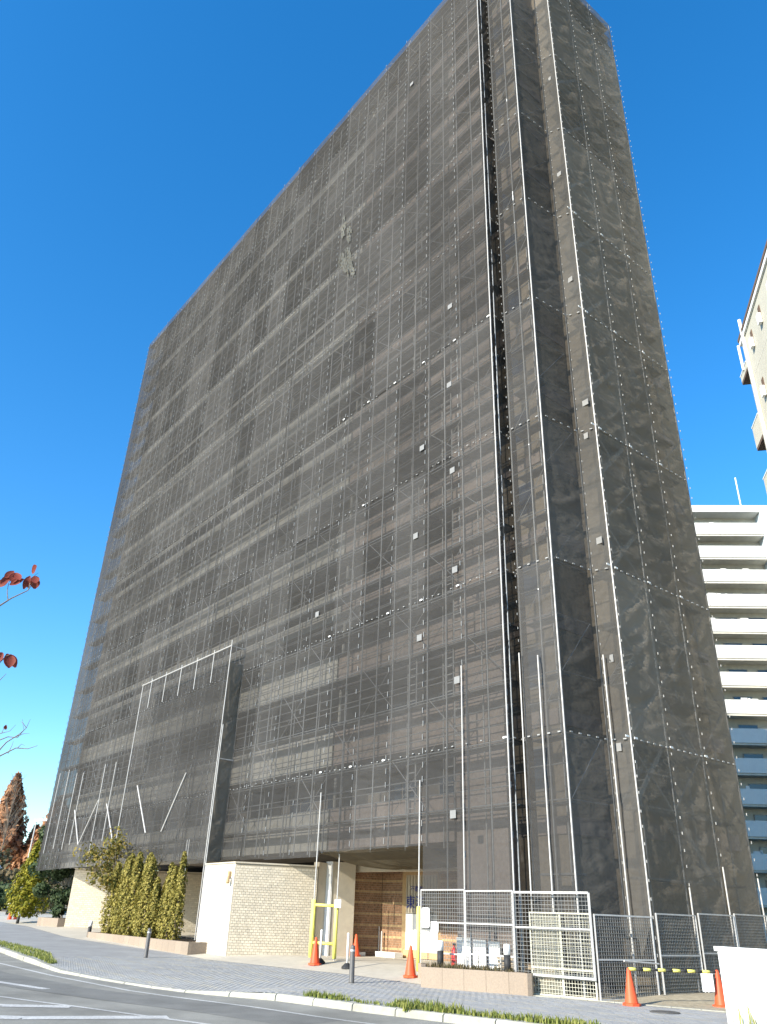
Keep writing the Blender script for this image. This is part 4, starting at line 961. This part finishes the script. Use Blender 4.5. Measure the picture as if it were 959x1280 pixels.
# ------------------------------------------------------------------ pale apartment block behind, right
X1, D1 = Vector((36.0, 79.2, 0)), Vector((.9973, -.074, 0)); N1 = Vector((D1.y, -D1.x, 0)) * 1
ab = thing('apartment_building', (36, 79, 0), 'pale apartment block with white balcony bands behind the netting', 'building')
def pb_(s0, s1, n0, n1, z0, z1):  # along facade, n>0 towards the street
    return MB().boxv(X1 + D1 * ((s0 + s1) / 2) + N1 * ((n0 + n1) / 2) + Vector((0, 0, (z0 + z1) / 2)), D1 * ((s1 - s0) / 2), N1 * ((n1 - n0) / 2), (0, 0, (z1 - z0) / 2))
ZR, FP, NB = 45.2, 2.9, 15
pb_(-14, 30, -12, -1.6, 0, ZR - .6).build('wall', M['soffit'], ab)
pb_(-14, 30, -12.2, .12, ZR - .85, ZR).build('roof_band', M['bwhite'], ab)
pane2 = None
for k in range(NB):
    zt = 42.95 - FP * k
    if zt < 1.5: break
    for s0, s1 in ((-13.5, -3), (-2.9, 7.1), (8.75, 18), (18.2, 29)):
        pb_(s0, s1, -1.59, .0, zt - 1.62, zt - 1.42).build('balcony_slab', M['soffit'], ab)
        pb_(s0, s0 + 1.35 if s0 > -3.5 else s0 + 1.3, .0, .06, zt - 1.2, zt - .15).build('balcony_screen', M['screen'] , ab) if zt < 23 else pb_(s0, s0 + 1.35, -.02, .04, zt - 1.2, zt - .02).build('balcony_screen', M['bluewhite'], ab)
        pb_(s0 + 1.4, s1, -.08, .08, zt - 1.41, zt).build('parapet', M['bwhite'], ab)
        pb_(s0, s0 + 1.39, -.08, .08, zt - 1.41, zt - 1.21).build('parapet', M['bwhite'], ab)
        for w0 in (s0 + 1.0, s0 + 4.0, s0 + 7.0):
            if w0 + 2 > s1: continue
            f = pb_(w0, w0 + 2.0, -1.58, -1.54, zt - 1.3, zt + .75).build('window', M['frame'], ab); pb_(w0 + .08, w0 + 1.92, -1.53, -1.51, zt - 1.22, zt + .68).build('pane', M['glass'], f)
        # washing and small things over the parapet
        if rng.random() < .8:
            b = MB()
            for q in range(rng.randint(2, 5)):
                s_ = rng.uniform(s0 + .5, s1 - 1); c_ = X1 + D1 * s_ + N1 * -.5 + Vector((0, 0, zt + .1)); b.boxv(c_, D1 * rng.uniform(.1, .45), N1 * .02, (0, 0, rng.uniform(.1, .3)))
            b.build('laundry', M['bwhite'], ab, kind='stuff')
for s0 in (7.15, -2.98): pb_(s0, s0 + 1.5 if s0 > 0 else s0 + .05, -1.58, .3, 0, ZR - .86).build('column', M['bluewhite'], ab)
MB().tube([X1 + D1 * 5.9 + N1 * -1.5 + Vector((0, 0, ZR)), X1 + D1 * 5.9 + N1 * -1.5 + Vector((0, 0, ZR + 4.6))], .08, 6).build('antenna', M['white'], ab)

# ------------------------------------------------------------------ tall cream building at the right edge
P1_ = Vector((30.1, 51.9, 0)); DW = Vector((-.22, -.9755, 0)); NW = Vector((-.9755, .22, 0))
nb = thing('apartment_building', P1_, 'cream apartment tower with small balconies at the right edge', 'building')
def nbx(s0, s1, n0, n1, z0, z1): return MB().boxv(P1_ + DW * ((s0 + s1) / 2) + NW * ((n0 + n1) / 2) + Vector((0, 0, (z0 + z1) / 2)), DW * ((s1 - s0) / 2), NW * ((n1 - n0) / 2), (0, 0, (z1 - z0) / 2))
HB = 46.9
nbx(0, 34, -14, 0, 0, HB - .5).build('wall', M['nearwall'], nb)
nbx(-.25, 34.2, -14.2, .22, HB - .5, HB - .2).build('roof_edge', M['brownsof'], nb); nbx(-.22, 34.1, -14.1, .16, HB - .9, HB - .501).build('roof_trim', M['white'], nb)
MB().tube([P1_ + DW * 1.1 + NW * .14 + Vector((0, 0, 0)), P1_ + DW * 1.1 + NW * .14 + Vector((0, 0, HB + .9))], .14, 8).build('drain_pipe', M['white'], nb)
MB().tube([P1_ + DW * -.9 + NW * .05 + Vector((0, 0, 44)), P1_ + DW * -.9 + NW * .05 + Vector((0, 0, 46.6))], .12, 8).build('drain_pipe', M['white'], nb)
for zb, zt in ((43.4, 44.2), (36.7, 38.9), (31.9, 34.0), (27.2, 29.3), (22.5, 24.6)):
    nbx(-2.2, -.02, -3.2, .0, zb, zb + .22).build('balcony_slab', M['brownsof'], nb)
    nbx(-2.2, -.01, -.12, .02, zb + .221, zt).build('balcony_front', M['nearwall'], nb); nbx(-2.22, -2.08, -3.2, -.13, zb + .221, zt).build('balcony_front', M['nearwall'], nb)
    nbx(-2.26, -.01, -.14, .06, zt, zt + .1).build('balcony_cap', M['white'], nb)
    MB().lathe([(.22, 0), (.1, .25)], 8, P1_ + DW * -.5 + NW * -.6 + Vector((0, 0, zb - .27))).build('vent', M['white'], nb)
for k, z in enumerate((44.3, 39.5, 34.7, 29.9, 25)):
    for s_ in (2.6, 5.5, 9.0):
        nbx(s_, s_ + .5, -.02, .05, z, z + .8).build('vent', M['brownsof'], nb); nbx(s_ + .05, s_ + .5, .05, .3, z - .9, z).build('vent_hood', M['white'], nb)
for z in (41.8, 37, 32.2): nbx(0, 34, -.01, .012, z, z + .05).build('wall_joint', M['soffit'], nb)
